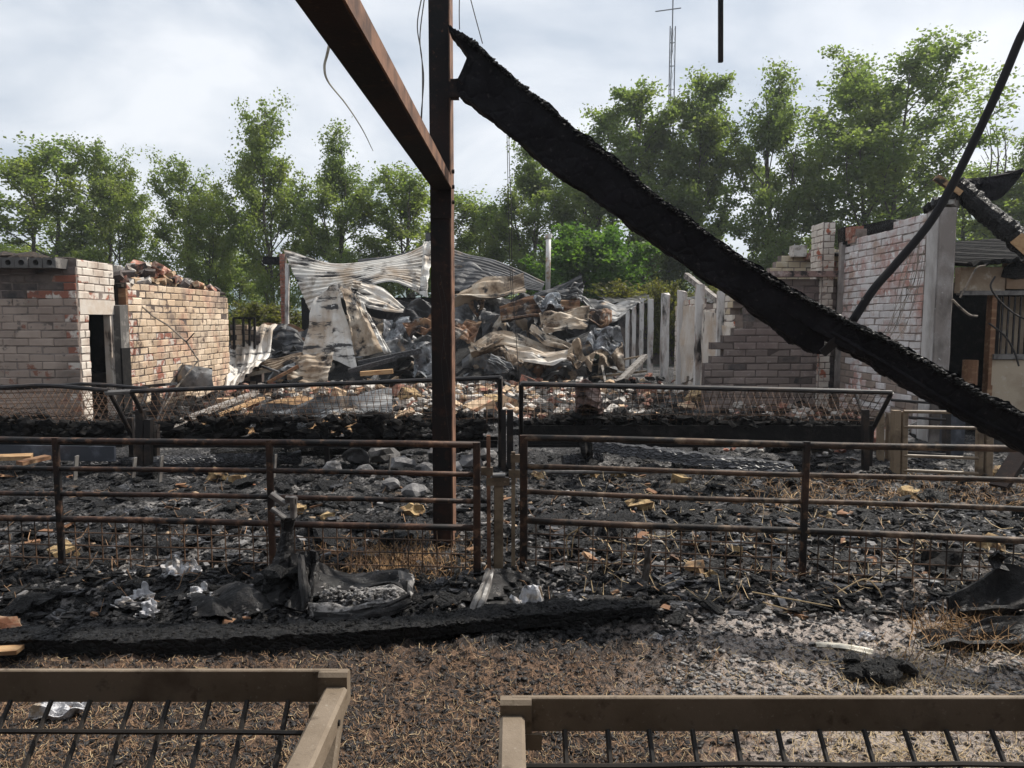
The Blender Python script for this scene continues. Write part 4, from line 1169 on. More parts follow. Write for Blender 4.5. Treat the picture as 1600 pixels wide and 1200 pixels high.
# right half
sheet('black roof slope falling away right of the steel column', 'sheet_dark', [(708, 388, 23), (770, 405, 23), (852, 440, 22.6)], [(708, 432, 21.6), (770, 445, 21.6), (846, 455, 21.6)], nu=60, nv=60, ridges=9, amp=.022, crump=.05, seed=21)
sheet('grey corrugated sheet under the black roof slope', 'sheet_dark', [(708, 408, 22), (740, 412, 22), (775, 430, 21.8)], [(708, 452, 20.8), (740, 450, 20.8), (780, 446, 20.8)], nv=50, ridges=6, amp=.022, crump=.04, seed=22)
sheet('tan arched sheet topping the right half of the heap', 'sheet_tan', [(708, 458, 20.4), (760, 436, 20.8), (818, 428, 20.9)], [(708, 468, 19.8), (765, 462, 20), (822, 456, 20.2)], nu=60, ridges=3, amp=.04, crump=.09, seed=23, bulge=.25)
sheet('dark folded sheet pointing up right of the heap top', 'sheet_dark', [(815, 470, 20.4), (860, 448, 20.6), (908, 427, 20.7)], [(830, 478, 20), (875, 466, 20.1), (912, 450, 20.3)], nu=50, ridges=2, amp=.06, crump=.08, seed=24)
sheet('grey crease hanging below the upward folded sheet', 'sheet_grey', [(880, 450, 20.4), (897, 440, 20.4), (913, 445, 20.4)], [(875, 472, 20), (895, 470, 20), (908, 470, 20)], crump=.12, seed=25)
sheet('bluish metal crumple in the middle of the right half', 'sheet_blue', [(835, 470, 19.8), (852, 458, 19.9), (872, 468, 19.9)], [(845, 482, 19.4), (862, 478, 19.4), (880, 484, 19.4)], crump=.12, seed=26)
sheet('brown waved corrugated sheet across the right half', 'sheet_rust', [(780, 478, 19.8), (840, 464, 20), (905, 468, 20)], [(784, 505, 19.2), (842, 492, 19.3), (915, 508, 19.3)], nu=60, nv=40, ridges=6, amp=.04, crump=.11, seed=27, bulge=.2)
sheet('grey sheet with rusty foot running down to the right of the heap', 'sheet_grey', [(902, 460, 21.5), (955, 474, 21.6), (1006, 468, 21.8)], [(910, 472, 20.4), (950, 500, 20), (975, 492, 20.6)], nu=50, ridges=5, amp=.025, crump=.08, seed=28)
sheet('orange rusted sheet patch near the white posts', 'sheet_rust', [(922, 482, 19.6), (945, 486, 19.8), (955, 482, 19.8)], [(915, 502, 19.2), (940, 506, 19.2), (950, 500, 19.3)], crump=.14, seed=29)
sheet('second brown waved sheet, hanging at the right end', 'sheet_tan', [(842, 490, 19.3), (880, 482, 19.4), (922, 478, 19.4)], [(850, 520, 18.8), (890, 514, 18.8), (918, 512, 18.9)], ridges=4, amp=.03, crump=.1, seed=30)
sheet('arched tan sheet low in the right half', 'sheet_tan', [(733, 545, 18.6), (785, 514, 18.9), (868, 545, 18.8)], [(735, 552, 18.2), (792, 535, 18.3), (872, 560, 18.3)], nu=60, ridges=3, amp=.03, crump=.07, seed=31, bulge=.25)
sheet('long pale sheet at the foot of the right half', 'sheet_white', [(788, 540, 18.3), (845, 545, 18.3), (893, 545, 18.4)], [(800, 556, 17.9), (850, 566, 17.8), (888, 564, 17.9)], nu=50, ridges=2, amp=.03, crump=.07, seed=32, bulge=.1)
sheet('long brown folded strip sloping down the right half', 'sheet_tan', [(830, 508, 19), (862, 524, 18.9), (896, 542, 18.8)], [(826, 518, 18.7), (858, 536, 18.6), (890, 550, 18.6)], ridges=2, amp=.04, crump=.07, seed=33)
sheet('tan pointed sheet end low beside the column', 'sheet_tan', [(732, 538, 18.3), (760, 540, 18.2), (786, 524, 18.4)], [(736, 540, 18.1), (752, 546, 17.9), (788, 532, 18.1)], crump=.06, seed=34)
sheet('brown sheet bent against the right side of the column', 'sheet_rust', [(710, 504, 19.2), (730, 499, 19.2), (750, 508, 19.2)], [(710, 532, 18.7), (730, 530, 18.7), (742, 532, 18.7)], crump=.12, seed=35)
sheet('white torn sheet end curling at the right foot of the heap', 'sheet_blue', [(930, 508, 19), (948, 520, 18.9), (966, 544, 18.8)], [(912, 535, 18.6), (930, 545, 18.4), (955, 552, 18.4)], crump=.18, seed=36)
sheet('crumpled tan sheet below the white torn end', 'sheet_tan', [(888, 545, 18.4), (905, 538, 18.5), (930, 552, 18.4)], [(885, 566, 17.9), (908, 570, 17.9), (925, 570, 17.9)], crump=.16, seed=37)
sheet('blue-grey board tipped on edge at the heap foot', 'sheet_grey', [(768, 552, 17.7), (790, 562, 17.5), (806, 574, 17.4)], [(760, 572, 17.4), (776, 582, 17.2), (790, 584, 17.2)], crump=.05, seed=38)
sheet('brown scorched fold right of the tipped board', 'sheet_tan', [(776, 540, 18), (800, 555, 17.9), (818, 566, 17.8)], [(790, 556, 17.6), (805, 568, 17.5), (815, 572, 17.5)], crump=.1, seed=39)
mats = ['sheet_grey', 'sheet_dark', 'sheet_tan', 'sheet_blue', 'sheet_dark', 'sheet_grey', 'sheet_dark', 'sheet_rust', 'sheet_grey']
rr = random.Random(5); used_ = set()
for i in range(46):
    px = rr.uniform(600, 960) if i < 36 else rr.uniform(380, 600)
    if 672 < px < 712: px += 40
    base = 590
    cap_ = 455 + max(0, (px - 860)) * .55 if px > 700 else 485 + max(0, (520 - px)) * .35
    py = rr.uniform(cap_ + 16, base)
    Y = 21.9 - (py - 440) / 150 * 3.5
    w, hgt = rr.uniform(18, 46), rr.uniform(9, 24)
    an = rr.uniform(-.7, .7)
    ca, sa = math.cos(an), math.sin(an)
    def q(a, b, dY): return (px + a * ca * w - b * sa * hgt, py + a * sa * w * .7 + b * ca * hgt, Y + dY)
    mm = rr.choice(mats)
    cn_ = {'sheet_grey': 'grey', 'sheet_dark': 'blackened', 'sheet_tan': 'tan', 'sheet_blue': 'bluish white', 'sheet_rust': 'rusty', 'sheet_white': 'white'}[mm]
    hz_ = 'left foot' if px < 470 else 'left part' if px < 560 else 'part just left of the column' if px < 680 else 'part just right of the column' if px < 770 else 'middle right part' if px < 850 else 'far right part'
    vz_ = 'high in' if py < 500 else 'halfway up' if py < 545 else 'low in'
    lb_ = '%s sheet scrap %s the %s of the heap' % (cn_, vz_, hz_)
    if lb_ in used_: 
        lb_ = ('wide ' if w > 32 else 'narrow ') + lb_
    if lb_ in used_:
        continue
    used_.add(lb_)
    sheet(lb_, mm, [q(-1, -1, .3), q(0, -1.2, .5), q(1, -1, .4)], [q(-1, 1, -.2), q(0, .9, -.1), q(1, 1, -.3)],
          name='sheet_scrap', cat='sheet scrap', nu=26, nv=20, ridges=rr.choice([0, 3, 4]), amp=.02, crump=rr.uniform(.08, .2), seed=100 + i, bulge=rr.uniform(-.2, .3))['group'] = 'sheet scraps in the heap'

# hall remains left: red brick and white post under the peak, black beam stub
hr = thing('hall_corner', 'red brick and white timber corner post under the sagging roof peak', 'corner post', at(450, 500, 21.5))
pb0 = at(443, 395, 21.8)
brick_wall(hr, (at(439, 500, 21.8).x, 21.8, 0), (1, 0, 0), (0, -1, 0), .16, 0, 3.6, .17, .10, lambda s, z, r: M['brick_red'], seed=21)
part(MB().bar(at(448, 600, 21.7), at(449, 412, 21.7), .12, .1), 'white_post', M['whitepost'], hr)
part(MB().bar(at(413, 407, 22), at(445, 408, 22), .3, .22), 'beam_stub', M['char_smooth'], hr)
single(MB().box(((at(455, 400, 24).x + at(700, 400, 24).x) / 2 + .3, 24.6, 1.2), (5.4, .2, 2.4)), 'hall_back_wall', M['soot'], 'soot black back wall of the collapsed hall behind the sheets', 'hall wall')
single(MB().tube([at(671, 380, 22.5), at(671, 364, 22.5)], .12, 8), 'roof_vent', M['sheet_dark'], 'black stub vent on the roof ridge beside the steel column', 'roof vent')

# timbers on the heap
for a, b, w, h, m, lab in (((418, 598, 17.3), (466, 572, 17.6), .14, .07, 'timber_brown', 'brown square timber pointing up right at the heap foot'),
                           ((450, 598, 17.0), (472, 590, 17.2), .1, .07, 'char', 'short black timber beside the tan crumpled sheet'),
                           ((560, 568, 17.5), (658, 548, 17.9), .2, .13, 'char_silver', 'silvery charred rafter resting across the heap foot'),
                           ((545, 580, 17.2), (618, 560, 17.6), .2, .10, 'char_silver', 'second charred rafter below the silvery one'),
                           ((403, 570, 17.7), (436, 582, 17.4), .07, .05, 'sheet_dark', 'dark bent angle iron on the ribbed strips'),
                           ((563, 584, 17.0), (614, 580, 17.1), .25, .10, 'timber', 'yellow brown plank lying at the heap foot'),
                           ((966, 598, 18.0), (1008, 556, 19), .16, .10, 'timber_grey', 'grey timber propped in front of the white posts'),
                           ((940, 568, 19.0), (946, 598, 18.2), .06, .05, 'timber_grey', 'thin pale stake standing before the white posts'),
                           ((918, 572, 19), (1000, 557, 20), .05, .05, 'rail_tan', 'rusty rail lying across before the posts'),
                           ((925, 590, 18.4), (1010, 580, 18.8), .05, .05, 'rail_tan', 'lower rusty rail lying before the posts')):
    single(MB().bar(at(*a), at(*b), w, h), 'charred_timber' if 'char' in m else 'timber_piece', M[m], lab, 'timber' if 'rail' not in m and 'sheet' not in m else 'rail')
# thin vertical wires hanging before the heap
for pp, lab, Y in (([(795, 190), (796, 260), (799, 330), (800, 420), (806, 520), (812, 600)], 'left one of two long wires hanging below the charred beam', 6.0),
                   ([(792, 200), (794, 300), (797, 420), (800, 470)], 'right one of two long wires hanging below the charred beam', 6.05)):
    single(MB().tube([Vector(p) for p in poly([at(a, b, Y) for a, b in pp], 24)], .003, 5), 'hanging_wire', M['cable'], lab, 'wire')

# crumpled dark sheet and grating before the tan wall, antenna-like rod
single(sheetmb(P3([(268, 550, 15.4), (280, 575, 15.1), (328, 590, 15)]), P3([(276, 604, 14.4), (300, 606, 14.3), (334, 604, 14.2)]), crump=.1, seed=41, bulge=-.3), 'bent_sheet', M['sheet_grey'], 'curled grey metal sheet leaning at the foot of the tan brick wall', 'metal sheet', smooth=True)
gr = thing('floor_grating', 'small black grating standing right of the curled grey sheet', 'grating', at(318, 600, 16))
for i in range(8):
    part(MB().box(at(304 + i * 3.6, 590, 16), (.03, .03, .42)), 'grating_bar', M['soot'], gr)
part(MB().bar(at(302, 576, 16), at(331, 576, 16), .04, .04), 'top_rail', M['soot'], gr)
rod = thing('bent_rod', 'thin bent rod zigzagging in front of the tan brick wall', 'rod', at(250, 640, 13))
part(MB().tube(P3([(206, 465, 13.4), (240, 495, 13.3), (262, 508, 13.2), (292, 535, 13.1), (310, 563, 13.0), (276, 605, 12.6), (253, 640, 12.2)]), .016, 6), 'stem', M['twig'], rod)
part(MB().tube(P3([(291, 534, 13.1), (304, 520, 13.1)]), .012, 6), 'tine', M['twig'], rod)
single(MB().bar(at(222, 604, 13.4), at(268, 600, 13.2), .3, .05), 'metal_tray', M['sheet_dark'], 'dark metal tray lying at the foot of the tan wall', 'tray')

# ------------------------------------------------------------------ RUBBLE FIELD beyond the racks
def chunk_stuff(n, region, size, m, name, label, seed, zoff=0.0):
    r = random.Random(seed); mb = MB()
    for i in range(n):
        px, py = region(r)
        p = gp(px, py)
        s = r.uniform(*size) * (.7 + .6 * r.random())
        z = gz(p.x, p.y) + zoff * r.random()
        if r.random() < .5:
            mb.box((p.x, p.y, z + s * .2), (s * r.uniform(.8, 1.6), s * r.uniform(.5, 1), s * r.uniform(.3, .6)), Euler((r.uniform(-.6, .6), r.uniform(-.6, .6), r.uniform(0, 3.1))).to_matrix(), jit=.14)
        else:
            mb.lump((p.x, p.y, z + s * .2), (s * 1.2, s, s * .7), r.randrange(10 ** 8))
    return tag(single(mb, name, M[m]), label, 'rubble', kind='stuff')
far_reg = lambda r: (r.triangular(300, 1100, 780), 596 + 66 * r.random() ** 1.3)
chunk_stuff(560, far_reg, (.05, .18), 'rubble_white', 'pale_rubble', 'pale rubble strewn between the racks and the heap', 1, .12)
chunk_stuff(230, far_reg, (.06, .18), 'rubble_red', 'red_rubble', 'red brick rubble strewn between the racks and the heap', 2, .12)
chunk_stuff(380, far_reg, (.05, .18), 'rubble_tan', 'tan_rubble', 'tan rubble strewn between the racks and the heap', 3, .12)
chunk_stuff(900, lambda r: (r.uniform(120, 1400), 594 + 90 * r.random()), (.08, .24), 'char_lump', 'charred_rubble', 'charred lumps strewn beyond the hay racks', 4, .06)
rg2 = lambda r: (r.uniform(1130, 1420), 612 + 100 * r.random())
chunk_stuff(130, rg2, (.07, .18), 'rubble_red', 'red_rubble', 'red brick rubble below the smoked wall', 5, .1)
chunk_stuff(150, rg2, (.07, .2), 'rubble_white', 'pale_rubble', 'pale rubble below the smoked wall', 6, .1)

def obj_lump(name, m, px, py, size, label, cat, group=None, seed=0, boxy=False, amp=.3, lift=.3):
    p = gp(px, py)
    z = gz(p.x, p.y)
    mb = MB()
    if boxy:
        r = random.Random(seed)
        mb.box((p.x, p.y, z + size[2] * lift), size, Euler((r.uniform(-.4, .4), r.uniform(-.4, .4), r.uniform(0, 3.1))).to_matrix(), jit=.13)
    else:
        mb.lump((p.x, p.y, z + size[2] * lift), size, seed, True, amp)
    return single(mb, name, M[m], label, cat, group)
# individually visible broken bricks/boards behind the racks
for i, (px, py, m, lab) in enumerate([(828, 610, 'rubble_red', 'red broken brick near the left end of the right hay rack'), (775, 640, 'foam', 'yellow lump behind the right corner of the middle rack'), (640, 632, 'foam', 'yellow lump behind the mesh left of the column'),
                                      (625, 628, 'rubble_red', 'red lump behind the mesh left of the column'), (795, 645, 'rubble_tan', 'orange tan brick standing in the gap between the racks'), (1010, 622, 'rubble_red', 'red brick piece behind the middle of the right rack'),
                                      (1095, 635, 'foam', 'yellow torn sheet piece behind the right rack'), (750, 652, 'rubble_tan', 'tan brick behind the middle rack end'), (1290, 698, 'rubble_red', 'bright red brick fragment under the right rack'),
                                      (1325, 697, 'rubble_white', 'white block under the right end of the right rack'), (1235, 705, 'rubble_white', 'grey block under the right rack'), (1240, 640, 'rubble_red', 'red brick behind the right part of the right rack'), (1300, 700, 'rubble_red', 'second red brick fragment beside the white block'), (1350, 700, 'rubble_red', 'red brick corner beside the rack leg')]):
    obj_lump('broken_brick', m, px, py, (.42, .3, .34), lab, 'brick', None, i + 900, True)

# ------------------------------------------------------------------ HAY RACKS (mid row)
def hayrack(name, label, x0, x1, yf, ztl, ztr, half=.42, zb=.50, bend=None, mesh=.075, trough=True, rear_drop=.06, tilt=0.0, group='hay racks in the middle row', boards=True):
    yc = yf + half; yr = yf + 2 * half
    e = thing(name, label, 'hay rack', ((x0 + x1) / 2, yc, 0), group)
    def zt(x): return ztl + (ztr - ztl) * (x - x0) / (x1 - x0) + (bend(x) if bend else 0)
    xs = np.linspace(x0, x1, 14)
    fr = [Vector((x, yf, zt(x))) for x in xs]
    rrp = [Vector((x, yr, zt(x) - rear_drop)) for x in xs]
    part(MB().tube(fr, .024, 8), 'front_rail', M['rack'], e)
    part(MB().tube(rrp, .022, 8), 'rear_rail', M['rack'], e)
    for x in (x0, x1):
        part(MB().tube([(x, yf, zt(x)), (x, yc, zb - .12)], .024, 8), 'end_bar', M['rack'], e)
        part(MB().tube([(x, yr, zt(x) - rear_drop), (x, yc, zb - .12)], .022, 8), 'end_bar', M['rack'], e)
        part(MB().bar((x, yc, .0), (x, yc, zb + .06), .05, .05), 'leg', M['rack'], e)
    xm = (x0 + x1) / 2
    part(MB().bar((xm, yc, .0), (xm, yc, zb), .05, .05), 'leg', M['rack'], e)
    if trough:
        bh = .22 if boards else .06
        part(MB().box((xm, yc - .13, zb - .23 + bh / 2), (x1 - x0 - .06, .025, bh)), 'trough_board', M['soot'], e)
        part(MB().box((xm, yc + .13, zb - .23 + bh / 2), (x1 - x0 - .06, .025, bh)), 'trough_board', M['soot'], e)
        part(MB().box((xm, yc, zb - .235), (x1 - x0 - .06, .30, .03)), 'trough_floor', M['soot'], e)
    for (yy, dz, nm) in ((yf, 0, 'front'), (yr, rear_drop, 'rear')):
        mb = MB()
        n = int((x1 - x0) / mesh)
        for i in range(1, n):
            x = x0 + (x1 - x0) * i / n
            mb.tube([(x, yy, zt(x) - dz), (x, yc, zb - .02)], .0034, 4)
        for k in range(1, 7):
            f = k / 7
            mb.tube([Vector((x, yy + (yc - yy) * f, (zt(x) - dz) * (1 - f) + (zb - .02) * f)) for x in xs], .0034, 4)
        part(mb, 'wire_mesh', M['wire'], e, kind='stuff')
    return e, zt
r2, _ = hayrack('hay_rack', 'middle hay rack, black wire mesh sides, behind the left hurdle', -4.02, -.13, 7.68, .90, 1.045, boards=False)
r3, _ = hayrack('hay_rack', 'right hay rack with black trough board, in front of the smoked wall', .10, 4.02, 7.70, .975, .885)
r1, _ = hayrack('hay_rack', 'bent left hay rack with a kinked top rail, below the outbuilding', -7.6, -4.27, 7.70, .93, .89, bend=lambda x: .07 * max(0, 1 - abs(x + 4.95) / .9) - .0, boards=False)
# burnt hay lying in the racks: black fuzzy mass
def burnt_hay(x0, x1, y, z, hh, seed, label):
    r = random.Random(seed); mb = MB()
    n = int((x1 - x0) * 90)
    for i in range(n):
        x = r.uniform(x0, x1)
        k = fbm(np.array([x * 1.3]), np.array([seed * 1.0]), 2, seed)[0]
        mb.lump((x, y + r.uniform(-.12, .12), z + r.random() * hh * (.3 + 1.3 * k)), (r.uniform(.08, .2), r.uniform(.06, .14), r.uniform(.05, .1)), r.randrange(10 ** 8), amp=.5)
    for i in range(n * 3):
        x = r.uniform(x0, x1); k = fbm(np.array([x * 1.3]), np.array([seed * 1.0]), 2, seed)[0]
        p = Vector((x, y + r.uniform(-.14, .14), z + r.random() * hh * (.5 + 1.4 * k)))
        d = Vector((r.gauss(0, 1), r.gauss(0, .6), r.gauss(0, .6))).normalized() * r.uniform(.05, .14)
        s = Vector((0, 0, .004))
        mb.add([p - d, p + d, p + d + s, p - d + s], [(0, 1, 2, 3)])
    tag(single(mb, 'burnt_hay', M['soot']), label, 'burnt hay', kind='stuff')
burnt_hay(-3.9, -.3, 8.1, .33, .25, 3, 'burnt black hay filling the middle rack')
burnt_hay(.2, 3.9, 8.12, .44, .13, 4, 'burnt black hay filling the right rack')
burnt_hay(-7.4, -4.3, 8.1, .32, .25, 5, 'burnt black hay filling the bent left rack')
# things draped in / on racks
single(sheetmb(P3([(900, 606, 7.9), (915, 603, 7.9), (938, 606, 7.9)]), P3([(898, 660, 8.3), (918, 662, 8.25), (942, 655, 8.3)]), 20, 30, ridges=7, amp=.035, crump=.06, seed=51), 'burnt_sack', M['sack'], 'pinkish brown crumpled sack hanging over the rail of the right rack', 'sack')
single(sheetmb(P3([(903, 684, 7.8), (930, 684, 7.8)]), P3([(912, 716, 7.8), (921, 718, 7.8)]), 10, 12, crump=.04, seed=52, thick=.05), 'hanging_bracket', M['soot'], 'black tapering bracket hanging under the right rack', 'bracket')
single(MB().tube(P3([(822, 738, 7.6), (1040, 737, 7.5), (1245, 736, 7.4)]), .02, 8), 'steel_tube', M['galv'], 'pale steel tube lying level below the right hay rack', 'steel tube')
single(MB().tube(P3([(205, 612, 7.7), (165, 614, 7.7)]), .03, 6), 'link_bar', M['galv'], 'pale flat bar linking the left and middle racks', 'link bar')
# uprights between racks (gate stumps)
for (px, py0, py1, Y, w, lab) in ((220, 640, 735, 7.9, .08, 'black steel upright at the left end of the middle rack'), (232, 655, 735, 7.9, .07, 'second black upright next to the rack end'), (243, 608, 720, 8.4, .07, 'black upright seen through the left mesh end'),
                                  (787, 640, 735, 7.75, .05, 'thin upright in the gap between the racks'), (797, 640, 735, 7.9, .07, 'dark upright in the gap between the racks'), (1352, 640, 735, 7.7, .06, 'rack upright at the far right of the right rack')):
    single(MB().bar(at(px, py0, Y), at(px, py1, Y), w, w), 'steel_upright', M['rack'], lab, 'upright')

# ------------------------------------------------------------------ sheep pen panels at right
pen = thing('pen_gate', 'tan tubular pen gate below the concrete pillar, behind the right hurdle', 'pen gate', at(1470, 752, 7.5))
for px, yt, w in ((1398, 641, .075), (1411, 643, .06), (1529, 665, .06), (1542, 672, .075)):
    part(MB().bar(at(px, 758, 7.5), at(px + 2, yt, 7.5), w, w, ch=.006), 'post', M['rail_tan'], pen)
for y0, y1 in ((643, 645), (667, 669), (712, 716), (735, 740)):
    part(MB().tube([at(1412, y0, 7.48), at(1528, y1, 7.42)], .017, 8), 'rail', M['rail_tan'], pen)
pen2 = thing('pen_fence', 'dark pen fence farther back, seen behind the tan pen gate', 'pen fence', at(1450, 735, 8.6))
for px in (1375, 1389, 1478):
    part(MB().bar(at(px, 738, 8.6), at(px + 1, 645, 8.6), .08, .06), 'post', M['rail_tan'] if px < 1400 else M['rack'], pen2)
for y0 in (625, 650, 690, 705):
    part(MB().tube([at(1392, y0, 8.6), at(1478, y0 + 6, 8.3)], .016, 8), 'rail', M['rack'], pen2)
single(MB().box(at(1487, 690, 8.8), (.22, .14, .9)), 'blue_board', M['bluesheet'], 'blue-grey board standing behind the pen gate', 'board')
fl_ = MB(); fl_.bar(at(1606, 690, 7.0), at(1560, 760, 6.8), .16, .03); fl_.bar(at(1612, 694, 7.05), at(1566, 764, 6.85), .03, .14)
single(fl_, 'steel_angle', M['rust'], 'rust brown steel angle propped at the right edge', 'steel angle')

# ------------------------------------------------------------------ HURDLES (gate row across the yard)
def hurdle(label, p0, p1, zs, post_px, mat_main, end_r=None):
    """p0,p1 base points (x,y); zs rail heights; lower mesh under the last rail."""
    p0 = Vector((*p0, 0)); p1 = Vector((*p1, 0))
    e = thing('hurdle', label, 'hurdle', (p0 + p1) / 2, 'hurdles across the yard')
    def pt(f, z): return p0.lerp(p1, f) + Vector((0, 0, z))
    for k, z in enumerate(zs):
        rr_ = .021 if k in (0, len(zs) - 1) else .0165
        pts = [pt(f, z + .004 * math.sin(f * 9 + k)) for f in np.linspace(0, 1, 12)]
        part(MB().tube(pts, rr_, 10), 'rail', mat_main, e, smooth=True)
    for f, w in post_px:
        a = pt(f, 0.0); b = pt(f, zs[0] + .018)
        part(MB().bar(a - Vector((0, .006, .03)), b - Vector((0, .006, 0)), w, .03, ch=.004), 'upright', M['rail'], e)
    mb = MB(); L = (p1 - p0).length; n = int(L / .0925)
    zl = zs[-1]
    for i in range(1, n):
        f = i / n
        mb.tube([pt(f, zl), pt(f + random.uniform(-.0006, .0006), .015)], .0043, 5)
    for k in range(1, 4):
        z = zl - .088 * k
        mb.tube([pt(f, z + random.uniform(-.002, .002)) for f in np.linspace(0, 1, 24)], .0043, 5)
    part(mb, 'wire_mesh', M['wire'], e, kind='stuff')
    return e
def fx(px, Y): return at(px, 500, Y).x
HL0, HL1 = (fx(-420, 4.92), 4.92), (fx(749, 4.57), 4.57)
def fr_of(px):  # fraction along the left hurdle for a pixel column
    lo, hi = 0., 1.
    for _ in range(40):
        m_ = (lo + hi) / 2
        x = HL0[0] + (HL1[0] - HL0[0]) * m_; y = HL0[1] + (HL1[1] - HL0[1]) * m_
        if 800 + x * FPX / y < px: lo = m_
        else: hi = m_
    return lo
hurdle('left black hurdle with four rails and mesh below, left of the latch post', HL0, HL1, (.862, .675, .503, .330),
       [(0, .045), (fr_of(80), .040), (fr_of(417), .040), (1 - .004, .046)], M['rail'])
HR0, HR1 = (fx(816, 4.72), 4.72), (fx(1800, 4.20), 4.20)
def fr_of2(px):
    lo, hi = 0., 1.
    for _ in range(40):
        m_ = (lo + hi) / 2
        x = HR0[0] + (HR1[0] - HR0[0]) * m_; y = HR0[1] + (HR1[1] - HR0[1]) * m_
        if 800 + x * FPX / y < px: lo = m_
        else: hi = m_
    return lo
hurdle('right rusty hurdle with four rails and mesh below, right of the latch post', HR0, HR1, (.885, .695, .525, .335),
       [(.003, .05), (fr_of2(1265), .040), (1, .04)], M['rail2'])
# latch post between them
lp = thing('latch_post', 'rusty latch post with flat cap between the two hurdles', 'gate post', (fx(778, 4.65), 4.65, 0))
part(MB().bar((fx(778, 4.65), 4.65, -.05), (fx(779, 4.65), 4.65, at(778, 745, 4.65).z), .072, .06, ch=.006), 'post', M['rail_tan'], lp)
part(MB().box(at(779, 742, 4.65), (.085, .08, .012)), 'cap', M['galv'], lp)
for px, yt in ((763, 680), (802, 706)):
    part(MB().bar((fx(px, 4.62), 4.62, -.02), at(px, yt, 4.62), .024, .024), 'latch_rod', M['rust_lit_edge'] if px < 780 else M['rail_tan'], lp)
for a, b in (((752, 736), (770, 736)), ((760, 752), (796, 752)), ((795, 740), (812, 740)), ((798, 716), (812, 716))):
    part(MB().bar(at(*a, 4.62), at(*b, 4.62), .03, .05), 'hinge_loop', M['rail_tan'], lp)

# ------------------------------------------------------------------ STEEL PORTAL FRAME
sf = thing('steel_portal', 'rusty steel column with a beam running back overhead towards the viewer', 'steel frame', (fx(691, 5.2), 5.2, 0))
cx0, cx1 = at(676, 700, 5.15).x, at(705.5, 700, 5.15).x
colm = MB()
def section(mb, x0, x1, y0, y1, z0, z1):
    # closed web with flange lips front and rear
    xm = (x0 + x1) / 2
    mb.box((xm, y0 + .006, (z0 + z1) / 2), (x1 - x0, .012, z1 - z0))
    mb.box((xm, (y0 + y1) / 2, (z0 + z1) / 2), (x1 - x0 - .006, y1 - y0 - .02, z1 - z0 - .004))
    mb.box((xm, y1 - .006, (z0 + z1) / 2), (x1 - x0, .012, z1 - z0))
section(colm, cx0, cx1, 5.14, 5.44, -.1, 6.2)
part(colm, 'column', M['rust'], sf)
part(MB().box((cx1 + .004, 5.29, 3.05), (.008, .28, 6.28)), 'side_plate', M['rust_lit_edge'], sf)  # brighter rust paints the sunlit right face of the column
A0 = at(690.5, 296, 5.13); B0 = at(497, 0, 2.02)
dirb = (B0 - A0)
E0 = A0 + dirb * 3.0
wv = cx1 - cx0
def rafter(a, b, w, h):
    mb = MB(); d = (b - a).normalized(); sdv = Vector((1, 0, 0))
    upv = Vector((0, 0, 1))
    vs = []
    for p in (a, b):
        for x, z in ((-w / 2, 0), (w / 2, 0), (w / 2, h), (-w / 2, h)):
            vs.append(p + sdv * x + upv * z)
    return mb.add(vs, [(0, 1, 5, 4), (1, 2, 6, 5), (2, 3, 7, 6), (3, 0, 4, 7), (3, 2, 1, 0), (4, 5, 6, 7)])
part(rafter(A0, E0, wv - .012, .085), 'rafter', M['rust'], sf)
rp = rafter(A0 + Vector((wv / 2 - .002, 0, .004)), E0 + Vector((wv / 2 - .002, 0, .004)), .008, .078)
part(rp, 'rafter_flange', M['rust_lit_edge'], sf)  # lit strip along the rafter, painted with the brighter rust
bk = MB(); bk.box(at(708, 140, 5.2), (.08, .05, .13)); 
part(bk, 'bracket', M['rust'], sf)
for (px, py) in ((706.5, 268), (706.5, 292), (706.5, 316)):
    q = at(px, py, 5.2); q.x = cx1 + .012
    part(MB().tube([q, q + Vector((.018, 0, 0))], .014, 6), 'bolt', M['rust'], sf)
for (px, py) in ((682, 306), (699, 306), (682, 330), (699, 330)):
    q = at(px, py, 5.138)
    part(MB().tube([q, q - Vector((0, .014, 0))], .010, 6), 'bolt', M['rust'], sf)
part(MB().box(at(690.5, 318, 5.134), (.128, .010, .20)), 'joint_plate', M['rust'], sf)
# thin wires down the column
for i, pp in enumerate((([(683, 440), (690, 480), (694, 540), (703, 600), (707, 640)]), ([(688, 430), (699, 500), (690, 570), (704, 700)]))):
    part(MB().tube([Vector(p) for p in poly([at(a, b, 5.10) for a, b in pp], 24)], .0016, 4), 'wire', M['cable'], sf)

single(MB().grid(np.stack([poly(P3([(528, -12, 3.2), (521, 40, 3.2), (512, 82, 3.2), (507, 105, 3.2), (513, 128, 3.2), (540, 162, 3.2), (565, 200, 3.2), (583, 236, 3.2)]), 40) + np.array(o_) * np.linspace(1, .12, 40)[:, None] for o_ in ((-.008, 0, 0), (0, -.004, 0), (.008, 0, 0))], 1), .002), 'hanging_strap', M['strap'], 'pale strap end hanging from the steel beam overhead', 'strap')
for pp, Y, lab in (([(660, -10), (652, 40), (659, 90), (660, 150), (658, 200)], 4.2, 'looping thin wire left of the steel column, the left strand'), ([(664, -10), (656, 60), (662, 120), (658, 180), (659, 205)], 4.25, 'looping thin wire left of the steel column, the right strand'),
                   ([(718, -10), (717.5, 20), (718, 46)], 5.0, 'short straight wire just right of the column top'), ([(732, -14), (742, 24), (754, 68)], 5.0, 'slanting wire reaching the upper end of the charred beam')):
    single(MB().tube([Vector(p) for p in poly([at(a, b, Y) for a, b in pp], 24)], .0035, 5), 'hanging_wire', M['cable'], lab, 'wire')
single(MB().bar(at(1126, -260, 6.0), at(1126, 97, 6.0), .036, .036, ch=.004), 'hanging_rod', M['rust'], 'square steel rod hanging down from above, right of the mast', 'steel rod')

